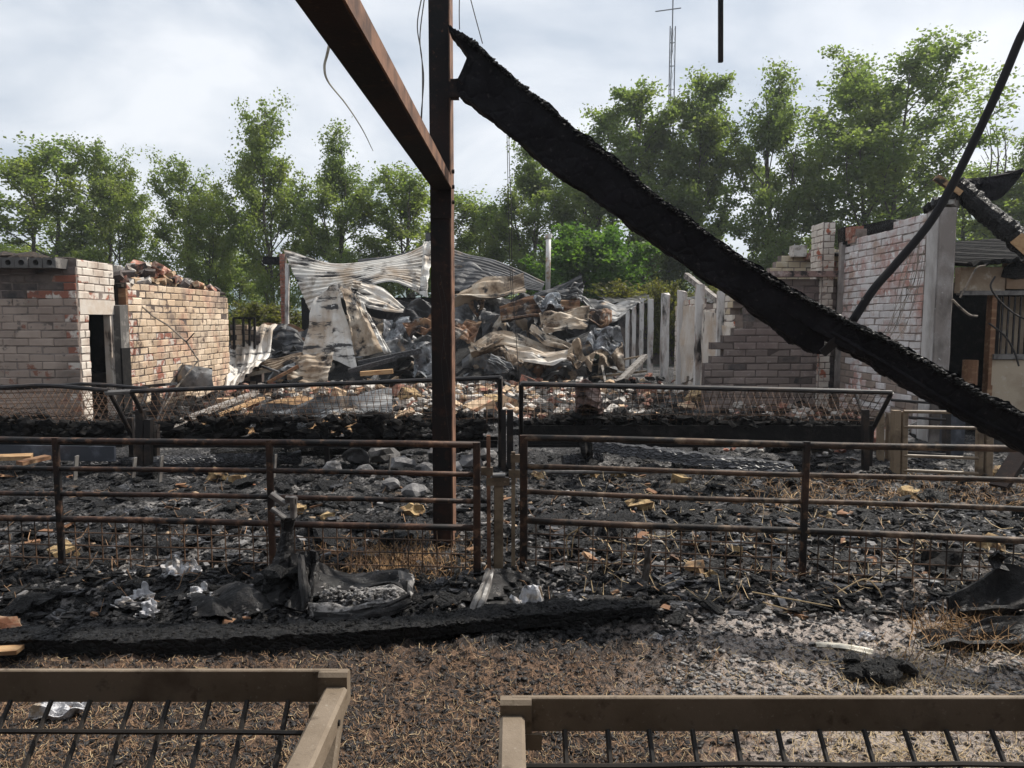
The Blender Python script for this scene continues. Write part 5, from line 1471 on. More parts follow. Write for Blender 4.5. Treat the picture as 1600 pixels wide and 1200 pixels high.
# ------------------------------------------------------------------ CHARRED BEAMS
def char_beam(top, bot, thick, N, seed, rough=.016, endcap=True):
    T = poly(P3(top), N); B = poly(P3(bot), N)
    ring = []
    nf = 9
    for j in range(nf): ring.append((j / (nf - 1), 0.0))
    for j in range(1, 4): ring.append((1.0, j / 4))
    for j in range(nf): ring.append((1 - j / (nf - 1), 1.0))
    for j in range(1, 4): ring.append((0.0, 1 - j / 4))
    K = len(ring)
    s = np.linspace(0, 1, N)
    L = np.linalg.norm(np.diff(T, axis=0), axis=1).sum()
    vs = np.zeros((N, K, 3))
    wdir = B - T
    for k, (v, dpt) in enumerate(ring):
        P = T + wdir * v
        P = P + np.array([0, 1, 0]) * (dpt * thick)
        nz = (fbm(s * L * 14 + k * 3.7, np.full(N, k * .9 + seed), 4, seed, .65) - .5) * 2
        cell = _hash(np.floor(s * L / .09 + .37 * (k % 3)), np.full(N, float(k // 2)), seed) - .5
        edge = 1.6 if v < .12 or v > .9 else .45
        e1 = wdir / np.linalg.norm(wdir, axis=1, keepdims=True)
        outd = np.array([0, -1.0 if dpt == 0 else (1.0 if dpt == 1 else 0), 0]) * .8 + e1 * (-1 if v < .1 else (1 if v > .9 else 0))
        P = P + outd * ((nz * rough * edge + cell * rough * .7 * edge))[:, None]
        vs[:, k] = P
    mb = MB()
    fs = []
    for i in range(N - 1):
        for k in range(K):
            k2 = (k + 1) % K
            fs.append((i * K + k, i * K + k2, (i + 1) * K + k2, (i + 1) * K + k))
    fs.append(tuple(range(K - 1, -1, -1))); fs.append(tuple((N - 1) * K + k for k in range(K)))
    mb.add(vs.reshape(-1, 3), fs)
    return mb, T
def crust(T, n, seed, spread=.03, size=(.03, .07), drop=.0, yr=None):
    r = random.Random(seed); mb = MB()
    for i in range(n):
        f = r.random() * (len(T) - 1); k = min(int(f), len(T) - 2)
        p = T[k] * (1 - f + k) + T[k + 1] * (f - k)
        mb.lump((p[0] + r.uniform(-spread, spread), p[1] + (r.uniform(-.02, .06) if yr is None else r.uniform(-yr, yr)), p[2] - drop + r.uniform(-spread, spread * .4)), (r.uniform(*size), r.uniform(*size), r.uniform(*size) * .5), r.randrange(10 ** 8), amp=.4)
    return mb
D1, D2 = 5.02, 4.42
def dd(px): return D1 + (D2 - D1) * (px - 700) / 590
top1 = [(699, 37), (716, 47), (733, 57), (742, 64), (752, 73), (788, 105), (830, 141), (860, 165), (920, 216), (968, 252), (1016, 294), (1070, 333), (1136, 384), (1190, 420), (1238, 450), (1262, 474), (1274, 490), (1290, 524)]
bot1 = [(703, 47), (718, 66), (731, 88), (722, 108), (713, 140), (745, 166), (785, 198), (815, 222), (872, 272), (920, 302), (968, 337), (1016, 373), (1085, 420), (1150, 464), (1205, 505), (1240, 532), (1266, 548), (1286, 553)]
b1 = thing('charred_beam', 'great charred beam slanting down from the steel column across the sky', 'charred beam', at(1000, 350, 4.7))
mb, T1 = char_beam([(x, y, dd(x)) for x, y in top1], [(x, y, dd(x)) for x, y in bot1], .12, 300, 3, rough=.009)
part(mb, 'timber', M['char_smooth'], b1)
part(crust(T1[20:290] + np.array([0, -.012, -.025]), 1500, 5, .016, (.010, .036)), 'char_crust', M['char'], b1, kind='stuff')
part(crust(T1[110:290] + np.array([0, -.016, -.02]), 260, 15, .014, (.008, .024)), 'highlight_crust', M['char_silver'], b1, kind='stuff')  # pale chips painting sunlit highlights along the top edge
part(MB().bar(at(700, 140, 5.02), at(742, 138, 5.02), .02, .1), 'iron_bracket', M['rust'], b1)
part(MB().tube(P3([(704, 126, 4.98), (716, 124, 4.98), (722, 132, 4.98)]), .008, 6), 'iron_hook', M['rust'], b1)
def de(px): return 4.62 + (3.75 - 4.62) * (px - 1150) / 450
b2 = thing('charred_beam', 'lower charred beam continuing down to the right edge, broken end behind the great beam', 'charred beam', at(1450, 600, 4.1))
top2 = [(1190, 424), (1238, 451), (1280, 472), (1334, 502), (1370, 517), (1430, 550), (1502, 592), (1550, 619), (1600, 643), (1760, 735), (1900, 820)]
bot2 = [(1200, 470), (1245, 498), (1290, 526), (1328, 549), (1358, 564), (1412, 598), (1478, 635), (1526, 663), (1596, 702), (1740, 792), (1880, 880)]
mb, T2 = char_beam([(x, y, de(x)) for x, y in top2], [(x, y, de(x)) for x, y in bot2], .12, 260, 8, rough=.010)
part(mb, 'timber', M['char_smooth'], b2)
part(crust(T2 + np.array([0, -.012, -.022]), 1900, 6, .016, (.010, .036)), 'char_crust', M['char'], b2, kind='stuff')
part(crust(T2 + np.array([0, -.016, -.02]), 420, 16, .014, (.008, .024)), 'highlight_crust', M['char_silver'], b2, kind='stuff')  # lower beam's top edge: sunlit specks put in as pale chips
part(MB().bar(at(1285, 552, 4.33), at(1320, 520, 4.33), .02, .05), 'iron_strap', M['rack'], b2)
rdg = MB().tube([Vector(p) for p in poly(P3([(1300, 520, 4.28), (1400, 578, 4.1), (1500, 640, 3.93), (1600, 690, 3.74)]), 30)], .014, 5)
part(rdg, 'split_ridge', M['char_smooth'], b2)

# foreground fallen beam on the ground
b3 = thing('charred_beam', 'long charred beam lying on the ground across the front of the pen', 'charred beam', gp(450, 1020))
def gpy(px, py, z): 
    p = gp(px, py); return p
topF = [(-60, 1003, 3.46), (60, 1001, 3.46), (200, 1000, 3.47), (380, 996, 3.50), (480, 991, 3.53), (580, 985, 3.58), (680, 977, 3.65), (780, 965, 3.72), (900, 955, 3.80), (1017, 949, 3.90)]
botF = [(-60, 1046, 3.46), (60, 1041, 3.46), (200, 1037, 3.47), (380, 1031, 3.50), (480, 1027, 3.53), (565, 1014, 3.58), (660, 997, 3.65), (780, 987, 3.72), (895, 977, 3.80), (1017, 958, 3.90)]
mb, T3 = char_beam(topF, botF, .16, 320, 12, rough=.013)
part(mb, 'timber', M['char'], b3)
part(crust(T3 + np.array([0, .08, 0]), 900, 7, .005, (.012, .04), yr=.075), 'char_crust', M['char'], b3, kind='stuff')
single(MB().bar(at(-30, 1018, 3.40), at(32, 1015, 3.42), .07, .02), 'timber_splinter', M['timber'], 'orange splinter of raw timber at the left end of the fallen beam', 'splinter')

# charred logs beyond the hurdles
for a, b, r0, m, lab in (((240, 724, 7.6), (470, 715, 8.2), .075, 'char_silver', 'silvery charred log lying behind the left hurdle'), ((330, 712, 8.3), (680, 690, 9.0), .085, 'char', 'long black log lying below the middle rack'),
                         ((120, 726, 7.8), (215, 722, 8.0), .06, 'char_silver', 'short silvery log by the black uprights'), ((700, 702, 8.4), (745, 690, 8.6), .07, 'char', 'short black log by the right foot of the middle rack'),
                         ((880, 722, 7.8), (940, 712, 7.9), .07, 'char_silver', 'short crumbling log under the bracket'), ((1200, 700, 8.4), (1330, 692, 8.6), .06, 'char', 'thin black log under the right rack')):
    A_, B_ = at(*a), at(*b)
    mbl = MB(); n_ = 30; vs = []; fs = []
    ax = (B_ - A_).normalized(); s1 = ax.cross(Vector((0, 0, 1))).normalized(); u1 = s1.cross(ax)
    for i in range(n_):
        p = A_.lerp(B_, i / (n_ - 1))
        for k in range(10):
            an = 2 * math.pi * k / 10; q_ = r0 * (1 + random.uniform(-.18, .18))
            vs.append(p + s1 * math.cos(an) * q_ + u1 * math.sin(an) * q_)
    for i in range(n_ - 1):
        for k in range(10):
            k2 = (k + 1) % 10
            fs.append((i * 10 + k, i * 10 + k2, (i + 1) * 10 + k2, (i + 1) * 10 + k))
    fs += [tuple(range(9, -1, -1)), tuple((n_ - 1) * 10 + k for k in range(10))]
    mbl.add(vs, fs)
    single(mbl, 'charred_log', M[m], lab, 'log')
mb, _T = char_beam([(925, 690, 7.3), (1000, 699, 7.1), (1100, 711, 6.95), (1240, 726, 6.8)], [(930, 706, 7.25), (1000, 716, 7.05), (1100, 728, 6.9), (1240, 742, 6.75)], .14, 90, 15, rough=.012)
single(mb, 'charred_plank', M['char_silver'], 'grey ashen charred plank slanting under the right rack', 'plank')
single(MB().bar(at(-20, 706, 7.9), at(180, 709, 7.7), .03, .16), 'fallen_board', M['bluesheet'], 'blue-black board lying at the left behind the hurdle', 'board')
single(MB().bar(at(-30, 716, 7.4), at(50, 713, 7.6), .2, .04), 'timber_board', M['timber'], 'pale orange board end at the left edge behind the hurdle', 'board')
single(MB().bar(at(30, 724, 7.35), at(75, 714, 7.6), .12, .04), 'timber_board', M['timber_brown'], 'brown board under the pale board end', 'board')
single(MB().bar(at(247, 672, 9.9), at(400, 613, 13.5), .12, .06), 'timber_plank', M['timber_grey'], 'pale plank slanting up behind the middle rack mesh', 'plank')
single(MB().bar(at(262, 682, 9.6), at(410, 622, 13.3), .1, .05), 'timber_plank', M['timber'], 'orange brown plank beside the pale slanting plank', 'plank')
hs = MB(); U2, V2 = np.meshgrid(np.linspace(-5.0, -1.6, 40), np.linspace(10.2, 13, 30), indexing='ij')
hh = .55 * np.exp(-((U2 + 3.4) / 1.0) ** 2 - ((V2 - 11.6) / .9) ** 2) + (fbm(U2 * 5, V2 * 5, 3, 9) - .5) * .12 - .1
tag(fast_grid('hay_heap', np.stack([U2, V2, hh], -1), M['straw_gold']), 'heap of golden brown burnt hay behind the middle rack', 'hay heap', kind='stuff')
single(sheetmb([(-3.6, 10.3, .35), (-2.6, 10.1, .55), (-1.7, 10.3, .62)], [(-3.7, 9.8, .15), (-2.6, 9.6, .30), (-1.6, 9.7, .36)], crump=.08, seed=61), 'fallen_sheet', M['sheet_grey'], 'grey sheet lying behind the mesh of the middle rack', 'metal sheet')

# pale stubs standing in the char (blades)
for px, y0, y1, Y, lab in ((117, 712, 742, 7.0, 'pale flat iron standing in the char behind the left upright'), (428, 710, 738, 6.9, 'grey flat iron standing behind the second upright'), (607, 710, 738, 6.9, 'grey flat iron standing among the stones'), (208, 715, 738, 6.9, 'small leaning flat iron at the left'), (250, 712, 745, 7.0, 'angled metal bracket standing by the log end')):
    single(MB().bar(at(px + 3, y0, Y), at(px, y1 + 8, Y), .06, .012), 'flat_iron', M['galv'], lab, 'flat iron')

# ------------------------------------------------------------------ individual chunks in the char field
foam = [(338, 751, .26, 'yellow flat lump lying behind the left hurdle'), (372, 752, .2, 'small yellow lump right of the flat one'), (645, 806, .27, 'yellow burnt lump just left of the steel column'), (843, 752, .22, 'pointed yellow lump right of the latch post'),
        (925, 744, .2, 'yellow lump under the tube left of the wide one'), (968, 745, .25, 'wide yellow lump under the pale tube'), (1000, 795, .3, 'rusty orange tuft lump in the right bay'), (1064, 755, .2, 'long yellow crust lump in the right bay'),
        (465, 806, .2, 'tan lump behind the second rail left'), (510, 815, .18, 'small yellow lump left of the column foot'), (100, 868, .2, 'yellow chip by the foot of the left upright'), (1290, 808, .16, 'orange chip right of the right upright'),
        (1110, 900, .13, 'round yellow chip by the ash, right bay'), (1150, 872, .11, 'orange chip behind the right mesh'), (1555, 745, .3, 'yellow hay lump at the right edge'), (1420, 775, .25, 'pale orange flat lump by the pen gate'), (1320, 752, .2, 'straw coloured weed lump under the pen posts'),
        (10, 985, .22, 'tan slab lump at the left edge behind the fallen beam'), (1545, 860, .25, 'yellow plank stub at the right behind the mesh'), (1085, 895, .14, 'brown wedge lump behind the right mesh'), (545, 945, .1, 'little tan lump in front of the burnt tub')]
for i, (px, py, s, lab) in enumerate(foam):
    obj_lump('insulation_chunk', ('foam', 'foam', 'rubble_tan', 'foam', 'timber')[i % 5] if 'yellow' not in lab else 'foam', px, py, (s * .7, s * .65, s * .5), lab, 'burnt lump', None, 300 + i, i % 3 == 1, .42, .22)
stones = [(556, 728, .3, 'angular grey stone at the left end of the stone row beyond the left hurdle'), (600, 722, .34, 'largest grey stone in the stone row, second from its left end'), (628, 738, .28, 'grey stone in the middle of the stone row, lower than its neighbours'), (690, 722, .3, 'grey stone hidden behind the steel column'), (706, 742, .26, 'grey stone at the right edge of the steel column'),
          (736, 735, .28, 'grey stone between the column and the hurdle end'), (665, 742, .22, 'grey stone touching the left edge of the steel column'), (570, 745, .2, 'small grey stone below the left end of the stone row'), (650, 775, .24, 'flat grey stone lower left of the column, below the row'), (520, 742, .2, 'lone small stone left of the stone row'), (760, 720, .22, 'grey stone at the latch post rods'), (610, 765, .18, 'smallest grey stone, below the largest one')]
for i, (px, py, s_, lab) in enumerate(stones):
    obj_lump('stone', 'stone', px, py, (s_, s_ * .8, s_ * .7), lab, 'stone', 'grey stones beyond the left hurdle', 400 + i, False, .22, .35)
# char lumps: individual ones, each in its own spot; the small ones as stuff
def rugged(seed):
    me0 = MB().lump((0, 0, 0), (1, 1, .75), seed, True, .30)
    V = np.array(me0.v); F = [tuple(f) for f in me0.f]; cache = {}; V = [tuple(v) for v in V]; F2 = []
    def mid(a, b):
        k = (min(a, b), max(a, b))
        if k not in cache:
            m_ = (np.array(V[a]) + np.array(V[b])) / 2
            V.append(tuple(m_ * (1 + random.uniform(-.13, .13)))); cache[k] = len(V) - 1
        return cache[k]
    for a, b, c in F:
        ab, bc, ca = mid(a, b), mid(b, c), mid(c, a)
        F2 += [(a, ab, ca), (b, bc, ab), (c, ca, bc), (ab, bc, ca)]
    mb_ = MB(); mb_.v = V; mb_.f = F2
    return mb_
vars_ = []
for i in range(10):
    me = rugged(700 + i).data('char_lump'); me.materials.append(M['char_lump']); vars_.append(me)
COLS_ = [(80, 'left of the first hurdle upright'), (250, 'right of the first hurdle upright'), (417, 'left of the second hurdle upright'), (560, 'right of the second hurdle upright'), (677, 'left of the steel column'),
         (812, 'around the latch post'), (960, 'right of the latch post'), (1110, 'midway along the right hurdle'), (1265, 'left of the right hurdle upright'), (1430, 'right of the right hurdle upright'), (1700, 'near the right edge')]
ROWS_ = [(768, 'just before the racks'), (812, 'halfway back to the racks'), (862, 'close behind the hurdles'), (990, 'in front of the hurdles')]
rl = random.Random(3)
xprev = -30
for xb, xw_ in COLS_:
    yprev = 738
    for yb, yw_ in ROWS_:
        for sz_, (s0, s1) in (('big', (.17, .25)), ('medium', (.11, .15)), ('small', (.07, .09))):
            px = rl.uniform(xprev, xb); py = rl.uniform(yprev, min(yb, 965))
            if yb == 990:
                if sz_ == 'big': continue
                if 460 < px < 1030: continue
            p = gp(px, py)
            s_ = rl.uniform(s0, s1)
            o = bpy.data.objects.new('char_lump', rl.choice(vars_))
            o.location = (p.x, p.y, gz(p.x, p.y) + s_ * .10)
            o.rotation_euler = (rl.uniform(-.5, .5), rl.uniform(-.5, .5), rl.uniform(0, 6.3))
            o.scale = (s_ * rl.uniform(.8, 1.5), s_, s_ * rl.uniform(.5, .9))
            COL.objects.link(o)
            tag(o, sz_ + ' black char lump ' + xw_ + ', ' + yw_, 'char lump', 'loose char lumps')
        yprev = yb
    xprev = xb
def clods(n, reg, size, m, name, label, seed, flat=.6):
    r = np.random.default_rng(seed)
    px, py = reg(r, n)
    a = (px - 800) / FPX; b = -(py - 600) / FPX
    dy_ = math.cos(PITCH) + b * math.sin(PITCH); dz_ = -math.sin(PITCH) + b * math.cos(PITCH)
    tt = -1.65 / dz_
    X = a * tt; Y = dy_ * tt
    if m in ('char_lump', 'straw_char'):
        kp = ~((X > .55 + .5 * vnoise(X * 2, Y * 2, 5)) & (Y > 2.0) & (Y < 4.1) & (r.random(n) < .8))
        X = X[kp]; Y = Y[kp]; n = len(X)
    Z = ground_h(X, Y)
    s = r.uniform(size[0], size[1], n) ** 1.0
    rad = 1 + r.uniform(-.65, .55, (n, 12))
    V = ICO_V[None] * rad[:, :, None] * .5
    th = r.uniform(0, 6.28, n); c_, s_ = np.cos(th), np.sin(th)
    sc = np.stack([s * r.uniform(.7, 1.6, n), s, s * flat * r.uniform(.6, 1.2, n)], 1)
    V = V * sc[:, None, :]
    x = V[:, :, 0] * c_[:, None] - V[:, :, 1] * s_[:, None]; y = V[:, :, 0] * s_[:, None] + V[:, :, 1] * c_[:, None]
    V = np.stack([x + X[:, None], y + Y[:, None], V[:, :, 2] + (Z + s * .12)[:, None]], -1).reshape(-1, 3)
    F = (np.array(ICO_F)[None] + np.arange(n)[:, None, None] * 12).reshape(-1, 3)
    me = bpy.data.meshes.new(name)
    me.vertices.add(len(V)); me.vertices.foreach_set('co', V.reshape(-1))
    me.loops.add(F.size); me.loops.foreach_set('vertex_index', F.reshape(-1).astype(np.int32))
    me.polygons.add(len(F)); me.polygons.foreach_set('loop_start', np.arange(0, F.size, 3, dtype=np.int32)); me.polygons.foreach_set('loop_total', np.full(len(F), 3, np.int32))
    me.update(calc_edges=True); me.materials.append(M[m])
    o = bpy.data.objects.new(name, me); COL.objects.link(o)
    return tag(o, label, 'debris', kind='stuff')
clods(15000, lambda r, n: (r.uniform(-60, 1660, n), 700 + 300 * r.random(n) ** .9), (.010, .038), 'char_lump', 'char_clods', 'small black char clods littering the burnt ground', 1)
clods(900, lambda r, n: (r.uniform(-60, 1660, n), 705 + 260 * r.random(n) ** 1.1), (.05, .10), 'char_lump', 'char_clods', 'fist sized black char clods littering the burnt ground', 11, .7)
clods(1500, lambda r, n: (r.uniform(700, 1660, n), 740 + 240 * r.random(n)), (.015, .05), 'ash', 'ash_crumbs', 'pale ash crumbs scattered over the char', 2)
clods(320, lambda r, n: (r.uniform(-60, 1660, n), 740 + 200 * r.random(n)), (.015, .05), 'rubble_tan', 'tan_crumbs', 'tan crumbs scattered over the char', 3)
clods(4500, lambda r, n: (r.uniform(-40, 1640, n), 960 + 240 * r.random(n) ** .8), (.008, .03), 'straw_char', 'char_flakes', 'char flakes scattered over the trodden litter in front', 4, .4)
clods(4200, lambda r, n: (r.uniform(1040, 1640, n), 930 + 200 * r.random(n)), (.008, .03), 'ash', 'ash_flakes', 'white ash flakes in the right foreground', 5, .4)
clods(1500, lambda r, n: (r.uniform(-40, 1640, n), 990 + 210 * r.random(n) ** .8), (.008, .022), 'brown_lump', 'brown_crumbs', 'brown crumbs of trodden litter in front', 6, .5)

def flakes(n, reg, m, name, label, seed, size=(.03, .14)):
    r = random.Random(seed); mb = MB()
    for i in range(n):
        px, py = reg(r); p = gp(px, py); L_ = r.uniform(*size)
        mb.box((p.x, p.y, gz(p.x, p.y) + .012 + r.random() * .02), (L_, L_ * r.uniform(.25, .7), r.uniform(.006, .02)), Euler((r.uniform(-.35, .35), r.uniform(-.35, .35), r.uniform(0, 3.14))).to_matrix(), jit=.16)
    return tag(single(mb, name, M[m]), label, 'debris', kind='stuff')
midr = lambda r: (r.uniform(-60, 1660), 712 + 260 * r.random())
flakes(1500, midr, 'char', 'charred_slivers', 'charred board slivers lying flat over the burnt ground', 31)
flakes(500, midr, 'char_silver', 'silvery_slivers', 'silvery char slivers lying flat over the burnt ground', 32)
flakes(90, midr, 'timber_brown', 'brown_slivers', 'brown wood slivers lying over the burnt ground', 33)
flakes(160, midr, 'stone', 'grey_slivers', 'grey slate-like slivers lying over the burnt ground', 34, (.02, .08))
def straw(n, reg, length, width, m, name, label, seed, lift=.012):
    r = np.random.default_rng(seed)
    px, py = reg(r, n)
    a = (px - 800) / FPX; b = -(py - 600) / FPX
    dy_ = math.cos(PITCH) + b * math.sin(PITCH); dz_ = -math.sin(PITCH) + b * math.cos(PITCH)
    tt = -1.65 / dz_
    X = a * tt; Y = dy_ * tt
    if m in ('straw_char', 'straw_brown'):
        kp = ~((X > .55 + .5 * vnoise(X * 2, Y * 2, 5)) & (Y > 1.7) & (Y < 4.1) & (r.random(n) < .75))
        X = X[kp]; Y = Y[kp]; n = len(X)
    th = r.uniform(0, 6.28, n); L = r.uniform(length[0], length[1], n) / 2; w = r.uniform(width[0], width[1], n) / 2
    cv = r.normal(0, .25, n)
    pts = []
    for k, s in enumerate((-1, -.33, .33, 1)):
        x = X + np.cos(th) * L * s - np.sin(th) * L * cv * (s * s); y = Y + np.sin(th) * L * s + np.cos(th) * L * cv * (s * s)
        z = ground_h(x, y) + r.uniform(.002, lift, n) + (r.uniform(0, lift * 1.2, n) if k in (0, 3) else 0)
        pts.append((x, y, z))
    V = []
    for (x, y, z) in pts:
        V.append(np.stack([x - np.sin(th) * w, y + np.cos(th) * w, z], 1)); V.append(np.stack([x + np.sin(th) * w, y - np.cos(th) * w, z + w * .8], 1))
    V = np.stack(V, 1).reshape(-1, 3)
    q = np.array([(0, 1, 3, 2), (2, 3, 5, 4), (4, 5, 7, 6)])
    F = (q[None] + np.arange(n)[:, None, None] * 8).reshape(-1, 4)
    me = bpy.data.meshes.new(name)
    me.vertices.add(len(V)); me.vertices.foreach_set('co', V.reshape(-1))
    me.loops.add(F.size); me.loops.foreach_set('vertex_index', F.reshape(-1).astype(np.int32))
    me.polygons.add(len(F)); me.polygons.foreach_set('loop_start', np.arange(0, F.size, 4, dtype=np.int32)); me.polygons.foreach_set('loop_total', np.full(len(F), 4, np.int32))
    me.update(calc_edges=True); me.materials.append(M[m])
    o = bpy.data.objects.new(name, me); COL.objects.link(o)
    return tag(o, label, 'straw', kind='stuff')
front = lambda r, n: (r.uniform(-60, 1660, n), 1000 + 230 * r.random(n) ** .85)
straw(9000, front, (.015, .06), (.0012, .003), 'straw_brown', 'brown_straw', 'brown straw trodden into the ground in front', 1)
straw(11000, front, (.015, .06), (.0015, .004), 'straw_char', 'charred_straw', 'charred straw trodden into the ground in front', 2)
straw(2600, front, (.015, .06), (.001, .0024), 'straw_pale', 'pale_straw', 'pale straw bits on the ground in front', 3)
straw(900, lambda r, n: (r.normal(1420, 110, n), 1020 + 190 * r.random(n)), (.03, .13), (.0012, .0026), 'straw_pale', 'pale_straw', 'pale straw around the white strip at the right', 4, .03)
straw(900, lambda r, n: (r.normal(625, 62, n), r.normal(880, 18, n)), (.05, .15), (.002, .004), 'straw_gold', 'golden_straw', 'golden straw tuft at the foot of the steel column', 5, .05)
straw(260, lambda r, n: (r.normal(1500, 50, n), r.normal(1000, 18, n)), (.06, .2), (.002, .004), 'straw_gold', 'golden_straw', 'golden straw tuft beside the black tub at the right', 6, .07)
straw(380, lambda r, n: (r.uniform(-40, 1640, n), 740 + 230 * r.random(n)), (.05, .25), (.003, .006), 'straw_brown', 'brown_straw', 'brown straw strewn over the char between the hurdles', 7, .05)
straw(260, lambda r, n: (r.uniform(900, 1640, n), 740 + 220 * r.random(n)), (.06, .25), (.003, .006), 'straw_pale', 'pale_straw', 'pale straw strewn over the char at the right', 8, .06)
straw(900, lambda r, n: (r.uniform(1150, 1640, n), r.uniform(748, 800, n)), (.05, .2), (.003, .006), 'straw_gold', 'golden_straw', 'golden straw strip before the pen gate', 9, .05)

# long loose stalks
for i, (pp, lab) in enumerate([([(1175, 925), (1230, 935), (1300, 948)], 'long pale stalk lying right of the burnt tub'), ([(1192, 941), (1240, 955), (1265, 960)], 'second long stalk just below the first'), ([(1310, 925), (1350, 905), (1370, 918), (1378, 932)], 'arched stalk in front of the right mesh'),
                               ([(888, 868), (886, 840), (905, 825)], 'thin pale stalk standing behind the right mesh, left one'), ([(893, 870), (898, 835), (918, 815)], 'thin pale stalk standing behind the right mesh, right one'), ([(960, 845), (978, 852), (968, 880)], 'curled pale wire behind the right mesh')]):
    single(MB().tube([Vector(p) for p in poly([at(a, b, 4.0 if i < 3 else 4.9) for a, b in pp], 18)], .004, 5), 'loose_stalk', M['straw_pale'], lab, 'stalk')

# ------------------------------------------------------------------ burnt tubs, stump, strip, foil in the front
tub = thing('burnt_tub', 'burnt feed tub tipped open, pale ash inside, left of the latch post', 'feed tub', gp(560, 955))
part(sheetmb(P3([(472, 866, 4.20), (486, 872, 4.28), (520, 890, 4.40), (570, 898, 4.42), (620, 890, 4.36), (640, 892, 4.28)]), P3([(478, 945, 3.95), (490, 935, 4.02), (525, 925, 4.14), (570, 920, 4.18), (610, 918, 4.16), (636, 925, 4.08)]), nu=60, nv=16, crump=.02, seed=71, thick=.014), 'rear_wall', M['rubber'], tub)
part(sheetmb(P3([(478, 946, 3.96), (530, 930, 4.1), (600, 922, 4.12), (636, 926, 4.06)]), P3([(484, 955, 3.88), (540, 960, 3.86), (590, 954, 3.9), (640, 930, 4.0)]), nu=50, nv=20, crump=.03, seed=72, thick=.02), 'floor', M['ash'], tub)
part(sheetmb(P3([(476, 870, 4.18), (480, 900, 4.04), (484, 935, 3.92)]), P3([(466, 868, 4.12), (468, 905, 4.0), (474, 948, 3.86)]), nu=30, nv=8, crump=.01, seed=73, thick=.02), 'side_wall', M['rubber'], tub)
part(sheetmb(P3([(490, 956, 3.86), (545, 959, 3.84), (590, 950, 3.88), (640, 926, 3.98)]), P3([(492, 966, 3.80), (545, 968, 3.78), (595, 962, 3.82), (645, 945, 3.94)]), nu=40, nv=8, crump=.015, seed=74, thick=.016), 'front_lip', M['rubber'], tub)
part(sheetmb(P3([(625, 893, 4.28), (640, 895, 4.2), (648, 905, 4.12)]), P3([(622, 930, 4.1), (634, 940, 4.02), (642, 948, 3.98)]), nu=20, nv=12, crump=.02, seed=75, thick=.014), 'end_wall', M['galv'], tub)
asl = MB()
for i in range(420):
    f = random.random()
    p = at(500 + 120 * f, 932 + random.uniform(-10, 16), 4.0)
    asl.lump(p + Vector((0, random.uniform(-.05, .05), .0)), (.026, .026, .018), amp=.5)
part(asl, 'ash_crumbs', M['ash'], tub, kind='stuff')

stump = thing('burnt_stump', 'charred upright post stump with grey metal clamps, at the left hurdle upright', 'post stump', gp(440, 955))
sp = P3([(435, 960, 4.12), (440, 900, 4.2), (446, 860, 4.24), (449, 825, 4.26), (451, 806, 4.26)])
mb = MB(); N_ = 36; c_ = poly(sp, N_); vs = []; fs = []
for i in range(N_):
    f = i / (N_ - 1)
    rad = .12 * (1 - f) ** 2.6 + .030 + (.022 * max(0, (f - .72) / .28))
    for k in range(14):
        a = 2 * math.pi * k / 14
        q_ = rad * (1 + .22 * (vnoise(np.array([i * .5]), np.array([k * 1.1]), 4)[0] - .5) + random.uniform(-.05, .05))
        vs.append((c_[i][0] + math.cos(a) * q_, c_[i][1] + math.sin(a) * q_, c_[i][2]))
for i in range(N_ - 1):
    for k in range(14):
        k2 = (k + 1) % 14
        fs.append((i * 14 + k, i * 14 + k2, (i + 1) * 14 + k2, (i + 1) * 14 + k))
fs.append(tuple((N_ - 1) * 14 + k for k in range(14)))
mb.add(vs, fs)
part(mb, 'charred_post', M['rubber'], stump)
for a, b, w, h in (((423, 772, 4.2), (446, 788, 4.2), .045, .03), ((424, 795, 4.22), (446, 810, 4.22), .05, .02), ((458, 776, 4.2), (459, 808, 4.2), .05, .03), ((446, 780, 4.2), (464, 782, 4.2), .03, .04)):
    part(MB().bar(at(*a), at(*b), w, h, ch=.006), 'metal_clamp', M['galv'], stump)
for i in range(26):
    pass
skirt = MB()
for i in range(60):
    p = at(400 + random.random() * 80, 880 + random.random() * 80, 4.2)
    z = max(.0, p.z * .9)
    skirt.lump((p.x, p.y + random.uniform(-.1, .1), z), (.12, .1, .08), amp=.45)
part(skirt, 'charred_rags', M['char_lump'], stump, kind='stuff')
part(sheetmb(P3([(455, 865, 4.2), (475, 858, 4.18), (492, 860, 4.15)]), P3([(450, 950, 4.0), (465, 955, 3.95), (478, 955, 3.92)]), nu=20, nv=24, crump=.03, seed=76, bulge=.06, thick=.02), 'melted_flap', M['rubber'], stump)
single(sheetmb(P3([(300, 930, 4.15), (360, 920, 4.2), (410, 935, 4.15)]), P3([(300, 960, 3.9), (360, 965, 3.9), (430, 955, 3.95)]), crump=.04, seed=77, nu=30), 'fallen_felt', M['rubber'], 'grey rubbery sheet lying flat left of the post stump', 'rubber sheet')

